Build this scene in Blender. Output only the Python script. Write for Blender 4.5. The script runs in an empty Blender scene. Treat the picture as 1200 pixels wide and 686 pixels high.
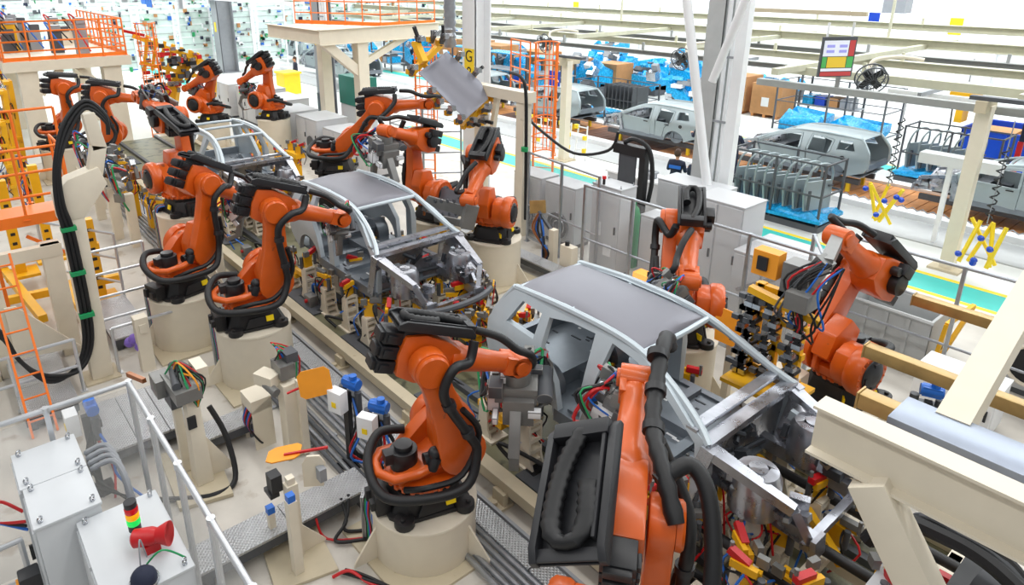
import bpy, bmesh, math, random
from mathutils import Vector, Matrix
from mathutils.geometry import delaunay_2d_cdt
random.seed(7)
SC = bpy.context.scene
COL = SC.collection
PI = math.pi
V = Vector
# ------------------------------------------------------------------ camera
cd = bpy.data.cameras.new('camera'); cam = bpy.data.objects.new('camera', cd); COL.objects.link(cam)
_p = math.atan2(280, 800); _a = math.atan2(696, math.hypot(800, 280))
_fh = V((-math.cos(_a), math.sin(_a), 0)); _r = V((math.sin(_a), math.cos(_a), 0)); _z = V((0, 0, 1))
_fw = _fh*math.cos(_p) - _z*math.sin(_p); _u = _fh*math.sin(_p) + _z*math.cos(_p)
cam.matrix_world = Matrix(((_r.x, _u.x, -_fw.x, 0), (_r.y, _u.y, -_fw.y, 0), (_r.z, _u.z, -_fw.z, 6.1), (0, 0, 0, 1)))
cd.sensor_width = 36; cd.sensor_fit = 'HORIZONTAL'; cd.lens = 24
cd.shift_x = 40/1200; cd.shift_y = -93/1200; cd.clip_end = 300; cd.clip_start = .05
SC.camera = cam
# ------------------------------------------------------------------ light
w = bpy.data.worlds.new('hall_daylight'); SC.world = w; w.use_nodes = True
w.node_tree.nodes['Background'].inputs[0].default_value = (.93, .97, 1, 1)
w.node_tree.nodes['Background'].inputs[1].default_value = .36
def area(name, loc, sx, sy, power, color=(1, .98, .95)):
    l = bpy.data.lights.new(name, 'AREA'); l.shape = 'RECTANGLE'; l.size = sx; l.size_y = sy; l.energy = power; l.color = color
    o = bpy.data.objects.new(name, l); COL.objects.link(o); o.location = loc; return o
for i, y in enumerate((-4, 4.5, 12)):
    area('ceiling_light_row', (-14, y, 12.5), 44, 1.2, 1700)
for y in (21, 30, 40):
    area('background_light_row', (-22, y, 12.5), 70, 2.5, 6500, (.95, .99, 1))
area('far_left_light_row', (-55, 8, 12.5), 30, 8, 6000, (.95, 1, .98))
SC.view_settings.view_transform = 'Standard'; SC.view_settings.look = 'None'
SC.view_settings.exposure = -0.08; SC.view_settings.gamma = 1; SC.view_settings.use_curve_mapping = False
# ------------------------------------------------------------------ materials
def lin(c): return tuple(((x/255/12.92) if x <= 10 else ((x/255+.055)/1.055)**2.4) for x in c) + (1,)
M = {}
def mat(name, c, rough=.5, metal=0, var=.06, scale=4, bump=0, bscale=60, emit=0, coat=0, alpha=1, wear=None):
    m = bpy.data.materials.new(name); m.use_nodes = True; nt = m.node_tree; b = nt.nodes['Principled BSDF']
    N = lambda t: nt.nodes.new(t); L = nt.links.new
    b.inputs['Roughness'].default_value = rough; b.inputs['Metallic'].default_value = metal
    b.inputs['Base Color'].default_value = lin(c)
    if coat: b.inputs['Coat Weight'].default_value = coat; b.inputs['Coat Roughness'].default_value = .15
    if alpha < 1: b.inputs['Alpha'].default_value = alpha
    tc = N('ShaderNodeTexCoord')
    if var:
        n = N('ShaderNodeTexNoise'); n.inputs['Scale'].default_value = scale; n.inputs['Detail'].default_value = 5
        L(tc.outputs['Object'], n.inputs['Vector'])
        r = N('ShaderNodeMapRange'); r.inputs[1].default_value = .3; r.inputs[2].default_value = .7
        r.inputs[3].default_value = 1-var; r.inputs[4].default_value = 1+var*.5
        L(n.outputs[0], r.inputs[0])
        h = N('ShaderNodeHueSaturation'); h.inputs['Color'].default_value = lin(c); L(r.outputs[0], h.inputs['Value'])
        out = h.outputs[0]
        if wear:
            n2 = N('ShaderNodeTexNoise'); n2.inputs['Scale'].default_value = wear[1]; n2.inputs['Detail'].default_value = 8
            L(tc.outputs['Object'], n2.inputs['Vector'])
            r2 = N('ShaderNodeMapRange'); r2.inputs[1].default_value = wear[2]; r2.inputs[2].default_value = wear[2]+.08
            L(n2.outputs[0], r2.inputs[0])
            mx = N('ShaderNodeMix'); mx.data_type = 'RGBA'; L(r2.outputs[0], mx.inputs[0]); L(out, mx.inputs[6])
            mx.inputs[7].default_value = lin(wear[0]); out = mx.outputs[2]
        L(out, b.inputs['Base Color'])
        r3 = N('ShaderNodeMapRange'); r3.inputs[3].default_value = max(.05, rough-.08); r3.inputs[4].default_value = min(1, rough+.1)
        L(n.outputs[0], r3.inputs[0]); L(r3.outputs[0], b.inputs['Roughness'])
    if bump:
        n3 = N('ShaderNodeTexNoise'); n3.inputs['Scale'].default_value = bscale; L(tc.outputs['Object'], n3.inputs['Vector'])
        bp = N('ShaderNodeBump'); bp.inputs['Strength'].default_value = bump; bp.inputs['Distance'].default_value = .01
        L(n3.outputs[0], bp.inputs['Height']); L(bp.outputs[0], b.inputs['Normal'])
    if emit:
        b.inputs['Emission Color'].default_value = lin(c); b.inputs['Emission Strength'].default_value = emit
    M[name] = m; return m
mat('robot_orange', (214, 92, 16), .38, coat=.25, var=.1, wear=((150, 70, 35), 7, .68))
mat('guard_orange', (244, 122, 30), .45)
mat('flap_orange', (246, 160, 40), .5)
mat('black_cast', (30, 30, 32), .5, var=.15)
mat('black_rubber', (20, 21, 24), .5, var=.15)
mat('black_plastic', (33, 34, 38), .45, var=.1)
mat('motor_black', (28, 29, 33), .4)
mat('cream', (226, 217, 198), .5, var=.04, wear=((196, 184, 160), 3, .74))
mat('cream_dark', (196, 184, 158), .55, wear=((150, 135, 105), 5, .68))
mat('yellow', (238, 178, 18), .45, wear=((170, 120, 20), 8, .7))
mat('yellow_pale', (246, 214, 40), .5)
mat('label_yellow', (255, 220, 0), .5, var=0)
mat('red', (196, 24, 30), .4)
mat('blue', (30, 105, 200), .4)
mat('green', (30, 150, 90), .45)
mat('skip_green', (20, 110, 96), .5)
mat('pale_green', (214, 232, 226), .5)
mat('teal', (60, 190, 180), .5)
mat('white', (236, 238, 240), .45, var=.03)
mat('cabinet_grey', (192, 194, 197), .45, var=.03)
mat('cabinet_white', (203, 207, 211), .4, var=.03)
mat('grey', (150, 153, 158), .5)
mat('dark_grey', (80, 83, 88), .5, var=.12)
mat('gun_grey', (128, 128, 126), .4, .35, var=.15)
mat('copper', (160, 100, 60), .4, .7)
mat('steel', (190, 193, 198), .25, 1, var=.08)
mat('galvanized', (172, 176, 182), .38, .85, var=.12, scale=9)
mat('rail_steel', (205, 208, 212), .3, .6, var=.05)
mat('body_steel', (190, 201, 208), .4, .3, var=.05, scale=3)
mat('body_bare', (176, 178, 185), .28, .9, var=.2, scale=7)
mat('roof_steel', (122, 122, 130), .42, .5, var=.03, scale=2)
mat('body_grey', (160, 172, 176), .38, .45, var=.04)
mat('body_dark', (70, 74, 80), .45, .5, var=.2, scale=12)
mat('alu', (206, 210, 216), .35, .7, var=.06)
mat('body_floor', (128, 136, 144), .38, .5, var=.12, scale=5)
mat('line_bed', (120, 118, 92), .4, var=.25, scale=2.5, wear=((70, 70, 55), 3, .55))
mat('zinc_gold', (186, 156, 100), .35, .45, var=.2, scale=5)
mat('zinc_sheet', (150, 158, 173), .3, .6, var=.08, scale=6)
mat('floor_paint', (222, 224, 220), .4, var=.08, scale=.6)
mat('wood_slat', (204, 140, 84), .6, var=.25, scale=3)
mat('wood_dark', (120, 84, 68), .65, var=.25, scale=3)
mat('card', (186, 136, 88), .7, var=.12)
mat('blue_film', (30, 165, 225), .25, var=.35, scale=9, bump=.6, bscale=14)
mat('bin_blue', (20, 70, 190), .4)
mat('overhead_beam', (196, 194, 172), .5, var=.08)
mat('overhead_grey', (150, 152, 150), .5, var=.08)
mat('skin', (214, 160, 130), .55)
mat('navy', (26, 34, 58), .7)
mat('hair', (70, 48, 34), .7)
mat('purple', (140, 110, 210), .4)
mat('tile_grey', (178, 180, 180), .5)
mat('window_glow', (240, 246, 250), .5, var=0, emit=.75)
for nm, c, e in (('lamp_red', (200, 20, 30), .15), ('lamp_amber', (250, 180, 10), .35), ('lamp_green', (20, 220, 90), .6), ('lamp_orange', (255, 170, 60), 1.2)):
    mat(nm, c, .25, var=0, emit=e)
def clear(name, c, a, rough=.1):
    m = bpy.data.materials.new(name); m.use_nodes = True; nt = m.node_tree; nt.nodes.remove(nt.nodes['Principled BSDF'])
    t = nt.nodes.new('ShaderNodeBsdfTransparent'); g = nt.nodes.new('ShaderNodeBsdfPrincipled'); x = nt.nodes.new('ShaderNodeMixShader')
    g.inputs['Base Color'].default_value = lin(c); g.inputs['Roughness'].default_value = rough; x.inputs[0].default_value = a
    n = nt.nodes.new('ShaderNodeTexNoise'); n.inputs['Scale'].default_value = 2
    r = nt.nodes.new('ShaderNodeMapRange'); r.inputs[3].default_value = a*.6; r.inputs[4].default_value = a*1.4
    nt.links.new(n.outputs[0], r.inputs[0]); nt.links.new(r.outputs[0], x.inputs[0])
    nt.links.new(t.outputs[0], x.inputs[1]); nt.links.new(g.outputs[0], x.inputs[2])
    nt.links.new(x.outputs[0], nt.nodes['Material Output'].inputs[0]); M[name] = m
clear('clear_panel', (225, 226, 224), .2)
clear('mesh_panel', (190, 192, 195), .14, .4)
clear('clear_film', (205, 212, 220), .45, .15)
def tread():
    m = mat('tread_plate', (190, 192, 195), .36, .7, var=.1, scale=5); nt = m.node_tree; b = nt.nodes['Principled BSDF']
    N = nt.nodes.new; L = nt.links.new
    tc = N('ShaderNodeTexCoord'); ws = []
    for ang in (.785, -.785):
        mp = N('ShaderNodeMapping'); mp.inputs['Rotation'].default_value = (0, 0, ang); L(tc.outputs['Object'], mp.inputs[0])
        wv = N('ShaderNodeTexWave'); wv.inputs['Scale'].default_value = 9; L(mp.outputs[0], wv.inputs[0]); ws.append(wv)
    mu = N('ShaderNodeMath'); mu.operation = 'MULTIPLY'; L(ws[0].outputs[1], mu.inputs[0]); L(ws[1].outputs[1], mu.inputs[1])
    bp = N('ShaderNodeBump'); bp.inputs['Strength'].default_value = .9; bp.inputs['Distance'].default_value = .012
    L(mu.outputs[0], bp.inputs['Height']); L(bp.outputs[0], b.inputs['Normal'])
tread()
def floor_mat():
    m = mat('concrete', (204, 199, 190), .42, var=.2, scale=1.3, bump=.06, bscale=40, wear=((172, 162, 148), 2.2, .6))
floor_mat()
# ------------------------------------------------------------------ mesh builder
W = {}                                                              # world matrix of every linked object
def catmull(pts, n=6, closed=False):
    P = [V(p) for p in pts]
    if len(P) < 3: return P
    out = []; k = len(P)
    for i in range(k if closed else k-1):
        a, b, c, d = (P[(i-1) % k], P[i], P[(i+1) % k], P[(i+2) % k]) if closed else (P[max(i-1, 0)], P[i], P[i+1], P[min(i+2, k-1)])
        for j in range(n):
            t = j/n
            out.append(.5*((2*b)+(c-a)*t+(2*a-5*b+4*c-d)*t*t+(3*b-a-3*c+d)*t*t*t))
    if not closed: out.append(P[-1])
    return out
STUFF = {'cables', 'cable_bundle', 'bolts', 'tooling'}
class MB:
    def __init__(s): s.v = []; s.f = []; s.m = []; s.c = 0; s.names = []
    def use(s, name):
        if name not in s.names: s.names.append(name)
        s.c = s.names.index(name); return s
    def add(s, vs, fs):
        o = len(s.v); s.v += [tuple(x) for x in vs]
        for f in fs: s.f.append(tuple(i+o for i in f)); s.m.append(s.c)
        return s
    def box(s, c, d, R=None):
        x, y, z = d[0]/2, d[1]/2, d[2]/2
        vs = [V((i, j, k)) for i in (-x, x) for j in (-y, y) for k in (-z, z)]
        if R is not None: vs = [R @ q for q in vs]
        return s.add([q+V(c) for q in vs], [(0, 1, 3, 2), (4, 6, 7, 5), (0, 4, 5, 1), (2, 3, 7, 6), (0, 2, 6, 4), (1, 5, 7, 3)])
    def bx(s, a, b): return s.box([(a[i]+b[i])/2 for i in range(3)], [abs(b[i]-a[i]) for i in range(3)])
    def bar(s, p, q, wd, h, up=(0, 0, 1), w2=None, h2=None):
        p, q = V(p), V(q); d = (q-p).normalized(); u = V(up)
        if abs(d.dot(u)) > .98: u = V((1, 0, 0)) if abs(d.x) < .9 else V((0, 1, 0))
        sd = d.cross(u).normalized(); u = sd.cross(d); w2 = w2 or wd; h2 = h2 or h
        vs = [p+sd*a*wd/2+u*b*h/2 for a, b in ((-1, -1), (1, -1), (1, 1), (-1, 1))]+[q+sd*a*w2/2+u*b*h2/2 for a, b in ((-1, -1), (1, -1), (1, 1), (-1, 1))]
        return s.add(vs, [(3, 2, 1, 0), (4, 5, 6, 7), (0, 1, 5, 4), (1, 2, 6, 5), (2, 3, 7, 6), (3, 0, 4, 7)])
    def tube(s, pts, r, n=8, closed=False, caps=True):
        P = [V(p) for p in pts]; k = len(P); rr = r if isinstance(r, (list, tuple)) else [r]*k
        T = []
        for i in range(k):
            t = (P[(i+1) % k]-P[i-1]) if closed else (P[min(i+1, k-1)]-P[max(i-1, 0)])
            T.append(t.normalized() if t.length > 1e-9 else V((0, 0, 1)))
        u = T[0].orthogonal().normalized(); vs = []
        for i in range(k):
            u = u-T[i]*u.dot(T[i]); u = u.normalized() if u.length > 1e-6 else T[i].orthogonal().normalized()
            b = T[i].cross(u)
            for j in range(n):
                a = 2*PI*j/n; vs.append(P[i]+(u*math.cos(a)+b*math.sin(a))*rr[i])
        fs = []
        for i in range(k if closed else k-1):
            i2 = (i+1) % k
            for j in range(n): fs.append((i*n+j, i*n+(j+1) % n, i2*n+(j+1) % n, i2*n+j))
        if caps and not closed: fs += [tuple(range(n))[::-1], tuple(range((k-1)*n, k*n))]
        return s.add(vs, fs)
    def cyl(s, p, q, r, r2=None, n=16): return s.tube([p, q], [r, r if r2 is None else r2], n)
    def hose(s, pts, r, n=8, sub=6): return s.tube(catmull(pts, sub), r, n)
    def ribbed(s, pts, r, n=10, pitch=None):
        P = catmull(pts, 12); pitch = pitch or r*.55; out = [P[0]]; acc = 0
        for a, b in zip(P, P[1:]):
            acc += (b-a).length
            if acc >= pitch: out.append(b); acc = 0
        return s.tube(out, [r if i % 2 else r*.82 for i in range(len(out))], n)
    def ring(s, c, ax, R, r, n=24, k=8):
        ax = V(ax).normalized(); u = ax.orthogonal().normalized(); b = ax.cross(u)
        return s.tube([V(c)+(u*math.cos(2*PI*i/n)+b*math.sin(2*PI*i/n))*R for i in range(n)], r, k, True)
    def lathe(s, prof, c=(0, 0, 0), ax=(0, 0, 1), n=24):
        ax = V(ax).normalized()
        return s.tube([V(c)+ax*h for r, h in prof], [max(r, 1e-4) for r, h in prof], n)
    def prism(s, pts, o, ex, ey, ez):                                # outline (u,v) in plane ex,ey from o, extruded by ez
        o, ex, ey, ez = V(o), V(ex), V(ey), V(ez); n = len(pts)
        vs = [o+ex*a+ey*b for a, b in pts]; vs += [q+ez for q in vs]
        return s.add(vs, [tuple(range(n))[::-1], tuple(range(n, 2*n))]+[(i, (i+1) % n, n+(i+1) % n, n+i) for i in range(n)])
    def sph(s, c, r, n=12, k=8, sc=(1, 1, 1)):
        vs = []; fs = []
        for i in range(k+1):
            t = PI*i/k
            for j in range(n):
                a = 2*PI*j/n; vs.append(V(c)+V((r*math.sin(t)*math.cos(a)*sc[0], r*math.sin(t)*math.sin(a)*sc[1], r*math.cos(t)*sc[2])))
        for i in range(k):
            for j in range(n): fs.append((i*n+j, (i+1)*n+j, (i+1)*n+(j+1) % n, i*n+(j+1) % n))
        return s.add(vs, fs)
    def sheet(s, outline, holes, fn, grid=.25, th=.02):               # flat outline with holes, triangulated, mapped through fn(u,v)->(point, normal)
        vs = [V(p) for p in outline]; es = [(i, (i+1) % len(vs)) for i in range(len(vs))]
        fs = [list(range(len(vs)))]
        for h in holes:
            o = len(vs); vs += [V(p) for p in h]; es += [(o+i, o+(i+1) % len(h)) for i in range(len(h))]
        xs = [p[0] for p in outline]; ys = [p[1] for p in outline]
        nx = max(1, int((max(xs)-min(xs))/grid)); ny = max(1, int((max(ys)-min(ys))/grid))
        for i in range(1, nx):
            for j in range(1, ny): vs.append(V((min(xs)+(max(xs)-min(xs))*i/nx, min(ys)+(max(ys)-min(ys))*j/ny)))
        r = delaunay_2d_cdt([V((p[0], p[1])) for p in vs], es, [], 0, 1e-5)
        P, F = r[0], r[2]
        def inside(q, poly):
            c = False; n = len(poly); j = n-1
            for i in range(n):
                a, b = poly[i], poly[j]
                if (a[1] > q[1]) != (b[1] > q[1]) and q[0] < (b[0]-a[0])*(q[1]-a[1])/(b[1]-a[1])+a[0]: c = not c
                j = i
            return c
        keep = []
        for f in F:
            c = sum((P[i] for i in f), V((0, 0)))/len(f)
            if inside(c, outline) and not any(inside(c, h) for h in holes): keep.append(tuple(f))
        A = []; B = []
        for q in P:
            p, nn = fn(q[0], q[1]); A.append(V(p)); B.append(V(p)-V(nn)*th)
        n = len(P); E = {}
        for f in keep:
            for i in range(len(f)): E[(f[i], f[(i+1) % len(f)])] = 1
        fs = list(keep)+[tuple(i+n for i in f)[::-1] for f in keep]
        for (a, b) in E:
            if (b, a) not in E: fs.append((b, a, a+n, b+n))
        return s.add(A+B, fs)
    def mesh(s, name, mats=None, bevel=0):
        me = bpy.data.meshes.new(name); me.from_pydata(s.v, [], s.f); 
        for nm in ([mats] if mats else s.names): me.materials.append(M[nm])
        if not mats:
            for p, i in zip(me.polygons, s.m): p.material_index = i
        bm = bmesh.new(); bm.from_mesh(me); bmesh.ops.recalc_face_normals(bm, faces=bm.faces)
        if bevel:
            bmesh.ops.bevel(bm, geom=[e for e in bm.edges if len(e.link_faces) == 2 and e.calc_face_angle(0) > .6], offset=bevel, segments=2, profile=.6, affect='EDGES', clamp_overlap=True)
        bm.to_mesh(me); bm.free()
        me.shade_smooth(); me.set_sharp_from_angle(angle=math.radians(38)); return me
    def build(s, name, mats=None, parent=None, world=True, bevel=0, label=None, kind=None):
        if world and parent is not None:
            Mi = W[parent].inverted(); s.v = [tuple(Mi @ V(q)) for q in s.v]
        o = bpy.data.objects.new(name, s.mesh(name, mats, bevel)); COL.objects.link(o)
        if parent is not None: o.parent = parent; W[o] = W[parent].copy()
        else: W[o] = Matrix()
        if label: o['label'] = label
        if name in STUFF: o['kind'] = 'stuff'
        if kind: o['kind'] = kind
        return o
def tag(o, label, cat=None, group=None):
    o['label'] = label
    if cat: o['category'] = cat
    if group: o['group'] = group
    return o
def thing(name, label, cat, loc=(0, 0, 0), rz=0, group=None):
    o = bpy.data.objects.new(name, None); COL.objects.link(o); o.empty_display_size = .1
    o.location = loc; o.rotation_euler = (0, 0, rz); W[o] = Matrix.Translation(loc) @ Matrix.Rotation(rz, 4, 'Z')
    return tag(o, label, cat, group)
def solo(m, name, label, cat, mats=None, group=None, loc=None, bevel=0):   # a thing that is one mesh
    if loc is not None: m.v = [tuple(V(q)-V(loc)) for q in m.v]
    o = m.build(name, mats, None, bevel=bevel)
    if loc is not None: o.location = loc; W[o] = Matrix.Translation(loc)
    return tag(o, label, cat, group)
def struct(name, m, mats=None, label=None, bevel=0):
    o = m.build(name, mats, None, bevel=bevel); o['kind'] = 'structure'
    if label: o['label'] = label
    return o
KIDS = {}
def dup(root, loc, rz=0, label=None, group=None):
    r = root.copy(); COL.objects.link(r); r.location = loc; r.rotation_euler = (0, 0, rz)
    W[r] = Matrix.Translation(loc) @ Matrix.Rotation(rz, 4, 'Z')
    if label: r['label'] = label
    if group: r['group'] = group
    if root not in KIDS: KIDS[root] = [(c, list(c.children)) for c in root.children]
    for ch, gs in KIDS[root]:
        c = ch.copy(); COL.objects.link(c); c.parent = r; W[c] = W[r].copy()
        for g in gs:
            d = g.copy(); COL.objects.link(d); d.parent = c
    return r
ORD = ['first', 'second', 'third', 'fourth', 'fifth', 'sixth', 'seventh', 'eighth', 'ninth', 'tenth', 'eleventh', 'twelfth', 'thirteenth', 'fourteenth', 'fifteenth', 'sixteenth', 'seventeenth', 'eighteenth', 'nineteenth', 'twentieth']
CABLE = ['black_rubber', 'red', 'blue', 'green', 'black_rubber', 'grey']
# text as flat mesh (writing on signs)
def text_mesh(s, size, origin, ex, ey, name, mname, parent, off=.004):
    cu = bpy.data.curves.new(name, 'FONT'); cu.body = s; cu.size = size; cu.align_x = 'CENTER'; cu.align_y = 'CENTER'
    tmp = bpy.data.objects.new('tmp', cu); COL.objects.link(tmp)
    dg = bpy.context.evaluated_depsgraph_get(); me0 = tmp.evaluated_get(dg).to_mesh()
    ex, ey = V(ex).normalized(), V(ey).normalized(); ez = ex.cross(ey)
    m = MB(); m.add([V(origin)+ex*q.co.x+ey*q.co.y+ez*off for q in me0.vertices], [tuple(p.vertices) for p in me0.polygons])
    tmp.evaluated_get(dg).to_mesh_clear(); bpy.data.objects.remove(tmp)
    return m.build(name, mname, parent)
# ------------------------------------------------------------------ robots
RM = {}
def robot_meshes():
    m = MB()                                                        # base casting
    foot = [(-.46, -.22), (-.34, -.37), (.3, -.4), (.44, -.26), (.44, .26), (.3, .4), (-.34, .37), (-.46, .22)]
    m.prism([(a*1.02, b*1.02) for a, b in foot], (0, 0, 0), (1, 0, 0), (0, 1, 0), (0, 0, .05))
    o = [(a*.92, b*.92, .05) for a, b in foot]; t = [(a*.72, b*.78, .27) for a, b in foot]
    m.add(o+t, [tuple(range(8))[::-1], tuple(range(8, 16))]+[(i, (i+1) % 8, 8+(i+1) % 8, 8+i) for i in range(8)])
    m.cyl((0, 0, .26), (0, 0, .33), .34, n=28)
    for a, b in ((-.34, -.36), (.34, -.38), (-.34, .36), (.34, .38)):
        m.cyl((a, b, 0), (a, b, .09), .11, n=14); m.cyl((a*1.08, b*1.08, .08), (a*1.08, b*1.08, .12), .03, n=6)
    for s in (-1, 1):
        m.prism([(-.2, .06), (.22, .06), (.13, .2), (-.12, .2)], (0, s*.375, 0), (1, 0, 0), (0, -s*.25, 1), (0, s*.03, 0))
    m.box((-.5, 0, .15), (.16, .34, .24)); m.box((-.58, .1, .14), (.1, .08, .14)); m.box((-.58, -.08, .14), (.1, .1, .1))
    RM['base'] = m.mesh('base', 'black_cast', .012)
    RM['warning_label'] = MB().box((0, 0, 0), (.11, .02, .085)).mesh('warning_label', 'label_yellow')
    m = MB(); m.lathe([(.38, .33), (.4, .35), (.4, .4), (.33, .42)], n=30)
    for i in range(26):
        a = 2*PI*i/26; m.box((.4*math.cos(a), .4*math.sin(a), .365), (.05, .05, .05), Matrix.Rotation(a, 3, 'Z'))
    m.prism([(-.34, .4), (-.36, .5), (-.2, .56), (.02, .56), (.12, .62), (.5, .56), (.46, .42), (.3, .38)], (0, -.24, 0), (1, 0, 0), (0, 0, 1), (0, .5, 0))
    m.prism([(-.3, .4), (-.12, .62), (.12, .86), (.25, .94), (.42, .95), (.56, .88), (.63, .72), (.6, .55), (.48, .42)], (0, .16, 0), (1, 0, 0), (0, 0, 1), (0, .2, 0))
    m.prism([(.05, .4), (.1, .66), (.22, .84), (.4, .88), (.55, .78), (.56, .5), (.44, .4)], (0, -.12, 0), (1, 0, 0), (0, 0, 1), (0, .06, 0))
    m.tube([V((-.2, .22, .55)), V((-.42, .2, .56)), V((-.52, .06, .56)), V((-.52, -.12, .55)), V((-.4, -.28, .55)), V((-.15, -.3, .55)), V((.1, -.26, .58))], .055, 8)
    RM['carousel'] = m.mesh('carousel', 'robot_orange', .018)
    m = MB(); c = (.35, .36, .675)
    m.lathe([(.3, -.02), (.32, .02), (.32, .13), (.29, .17), (.235, .17), (.22, .1)], c, (0, 1, 0), 30)
    for i in range(20):
        a = 2*PI*i/20; m.cyl((.35+.265*math.cos(a), .52, .675+.265*math.sin(a)), (.35+.265*math.cos(a), .54, .675+.265*math.sin(a)), .014, n=6)
    RM['shoulder_ring'] = m.mesh('shoulder_ring', 'robot_orange')
    m = MB(); m.lathe([(.225, .0), (.225, .1), (.2, .16), (.13, .2), (.05, .205), (.001, .205)], (.35, .38, .675), (0, 1, 0), 22); m.box((.35, .53, .675), (.1, .1, .34)); m.box((.48, .53, .62), (.1, .08, .12)); RM['shoulder_motor'] = m.mesh('shoulder_motor', 'motor_black', .01)
    m = MB(); m.cyl((-.22, -.04, .5), (-.22, -.04, .72), .15, n=18); m.cyl((-.22, -.04, .72), (-.22, -.04, .78), .1, n=18); m.box((-.36, -.04, .66), (.16, .13, .13))
    m.cyl((-.05, -.2, .62), (.22, -.2, .62), .075, n=14); m.cyl((.0, -.3, .56), (.06, -.3, .7), .06, n=12); m.sph((.05, -.27, .73), .075)
    RM['turntable_motor'] = m.mesh('turntable_motor', 'motor_black', .008)
    # link arm, origin on the shoulder axis, z along the link
    def hull2(cs, n=10):
        z0, r0 = cs[0]; z1, r1 = cs[-1]
        bot = [(r0*math.cos(a), z0+r0*math.sin(a)) for a in [PI+PI*k/n for k in range(1, n)]]
        top = [(r1*math.cos(a), z1+r1*math.sin(a)) for a in [PI*k/n for k in range(1, n)]]
        return [(r, z) for z, r in cs]+top+[(-r, z) for z, r in cs[::-1]]+bot
    m = MB(); prof = hull2([(0, .27), (.2, .235), (.5, .18), (.85, .15), (1.0, .155), (1.15, .195)])
    m.prism(prof, (0, -.35, 0), (1, 0, 0), (0, 0, 1), (0, .19, 0))
    m.prism([(-.2, -.12), (.24, -.1), (.3, .2), (.16, .5), (-.14, .45), (-.24, .1)], (0, -.14, 0), (1, 0, 0), (0, 0, 1), (0, .24, 0))
    RM['link_arm'] = m.mesh('link_arm', 'robot_orange', .03)
    m = MB(); m.lathe([(.175, -.01), (.178, .03), (.16, .05), (.14, .048), (.132, .03), (.126, .03), (.118, .046), (.06, .05), (.001, .05)], (0, -.36, 1.15), (0, -1, 0), 28)
    RM['shoulder_cover'] = m.mesh('joint_cover', 'robot_orange')
    # upper arm, origin on the elbow axis, x along the arm
    m = MB(); m.prism([(-.26, -.2), (-.3, .02), (-.27, .24), (-.05, .28), (.24, .22), (.38, .15), (.38, -.15), (.2, -.24), (-.05, -.26)], (0, -.14, 0), (1, 0, 0), (0, 0, 1), (0, .33, 0))
    m.tube([(.3, 0, 0), (.42, 0, 0), (.5, 0, 0), (.95, 0, 0), (1.02, 0, 0), (1.1, 0, 0)], [.18, .18, .14, .11, .125, .12], 20)
    RM['upper_arm'] = m.mesh('upper_arm', 'robot_orange', .02)
    m = MB()
    m.box((-.38, .02, 0), (.2, .24, .135)); m.box((-.5, .02, 0), (.05, .19, .1)); m.box((-.4, -.115, 0), (.1, .03, .08)); RM['motor'] = m.mesh('motor', 'motor_black', .01); m = MB()
    m.cyl((-.05, .19, 0), (-.05, .3, 0), .14, n=20); m.box((.0, .27, .17), (.2, .12, .14)); m.cyl((.15, .2, .1), (.15, .3, .1), .06, n=12)
    RM['arm_motor'] = m.mesh('arm_motor', 'motor_black', .01)
    m = MB(); m.cyl((1.2, -.13, 0), (1.2, .13, 0), .125, n=22); m.box((1.1, .1, 0), (.2, .06, .2)); m.box((1.1, -.1, 0), (.2, .06, .2))
    m.cyl((1.2, -.16, 0), (1.2, .16, 0), .08, n=18); RM['wrist'] = m.mesh('wrist', 'robot_orange', .012)
    # energy supply box riding on top of the arm
    m = MB(); m.prism([(-.5, .0), (-.5, .06), (-.4, .1), (.55, .1), (.64, .04), (.64, -.01)], (0, -.19, .32), (1, 0, 0), (0, 0, 1), (0, .04, 0))
    m.prism([(-.5, .0), (-.5, .06), (-.4, .1), (.55, .1), (.64, .04), (.64, -.01)], (0, .15, .32), (1, 0, 0), (0, 0, 1), (0, .04, 0))
    m.box((.07, 0, .325), (1.12, .36, .02)); m.box((-.2, 0, .26), (.3, .2, .12)); m.box((.56, 0, .38), (.14, .3, .12))
    m.box((-.44, 0, .37), (.1, .32, .02)); m.box((.1, -.13, .38), (.9, .02, .1))
    RM['energy_supply_box'] = m.mesh('energy_supply_box', 'black_plastic', .008)
    m = MB(); m.ribbed([(.56, .0, .4), (.2, .08, .4), (-.25, .09, .41), (-.38, .0, .41), (-.25, -.08, .41), (.1, -.07, .41)], .055, 10); RM['corrugated_hose'] = m.mesh('corrugated_hose', 'black_rubber')
    # spot weld gun in the frame of the flange: x along the tool, z up
    m = MB(); m.use('gun_grey'); m.cyl((.08, 0, 0), (.22, 0, 0), .1, n=18); m.box((.3, 0, .02), (.18, .3, .26)); m.box((.38, .02, .2), (.36, .16, .14)); m.box((.46, -.02, -.08), (.3, .22, .16))
    m.use('white').box((.42, .16, .06), (.2, .09, .3)); m.use('dark_grey').cyl((.3, -.2, -.12), (.3, -.2, .22), .06, n=14); m.box((.2, .14, -.1), (.14, .1, .14))
    rr = random.Random(17)
    for i in range(26): m.use(('gun_grey', 'white', 'dark_grey', 'steel', 'gun_grey')[i % 5]).box((rr.uniform(.15, .6), rr.uniform(-.17, .17), rr.uniform(-.16, .26)), (rr.uniform(.04, .14), rr.uniform(.04, .12), rr.uniform(.04, .14)))
    for s in (-1, 1): m.use('gun_grey').hose([(.15, s*.1, .2), (.3, s*.24, .3), (.55, s*.22, .1), (.5, s*.1, -.1)], .018, 6, 5)
    RM['gun_body'] = m.mesh('gun_body', None, .006)
    m = MB(); m.use('gun_grey').bar((.4, 0, .25), (1.0, 0, .28), .08, .12, w2=.06, h2=.07); m.bar((.95, 0, .3), (1.02, 0, .1), .06, .06); m.bar((.45, 0, -.12), (.78, 0, -.34), .08, .1)
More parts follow.
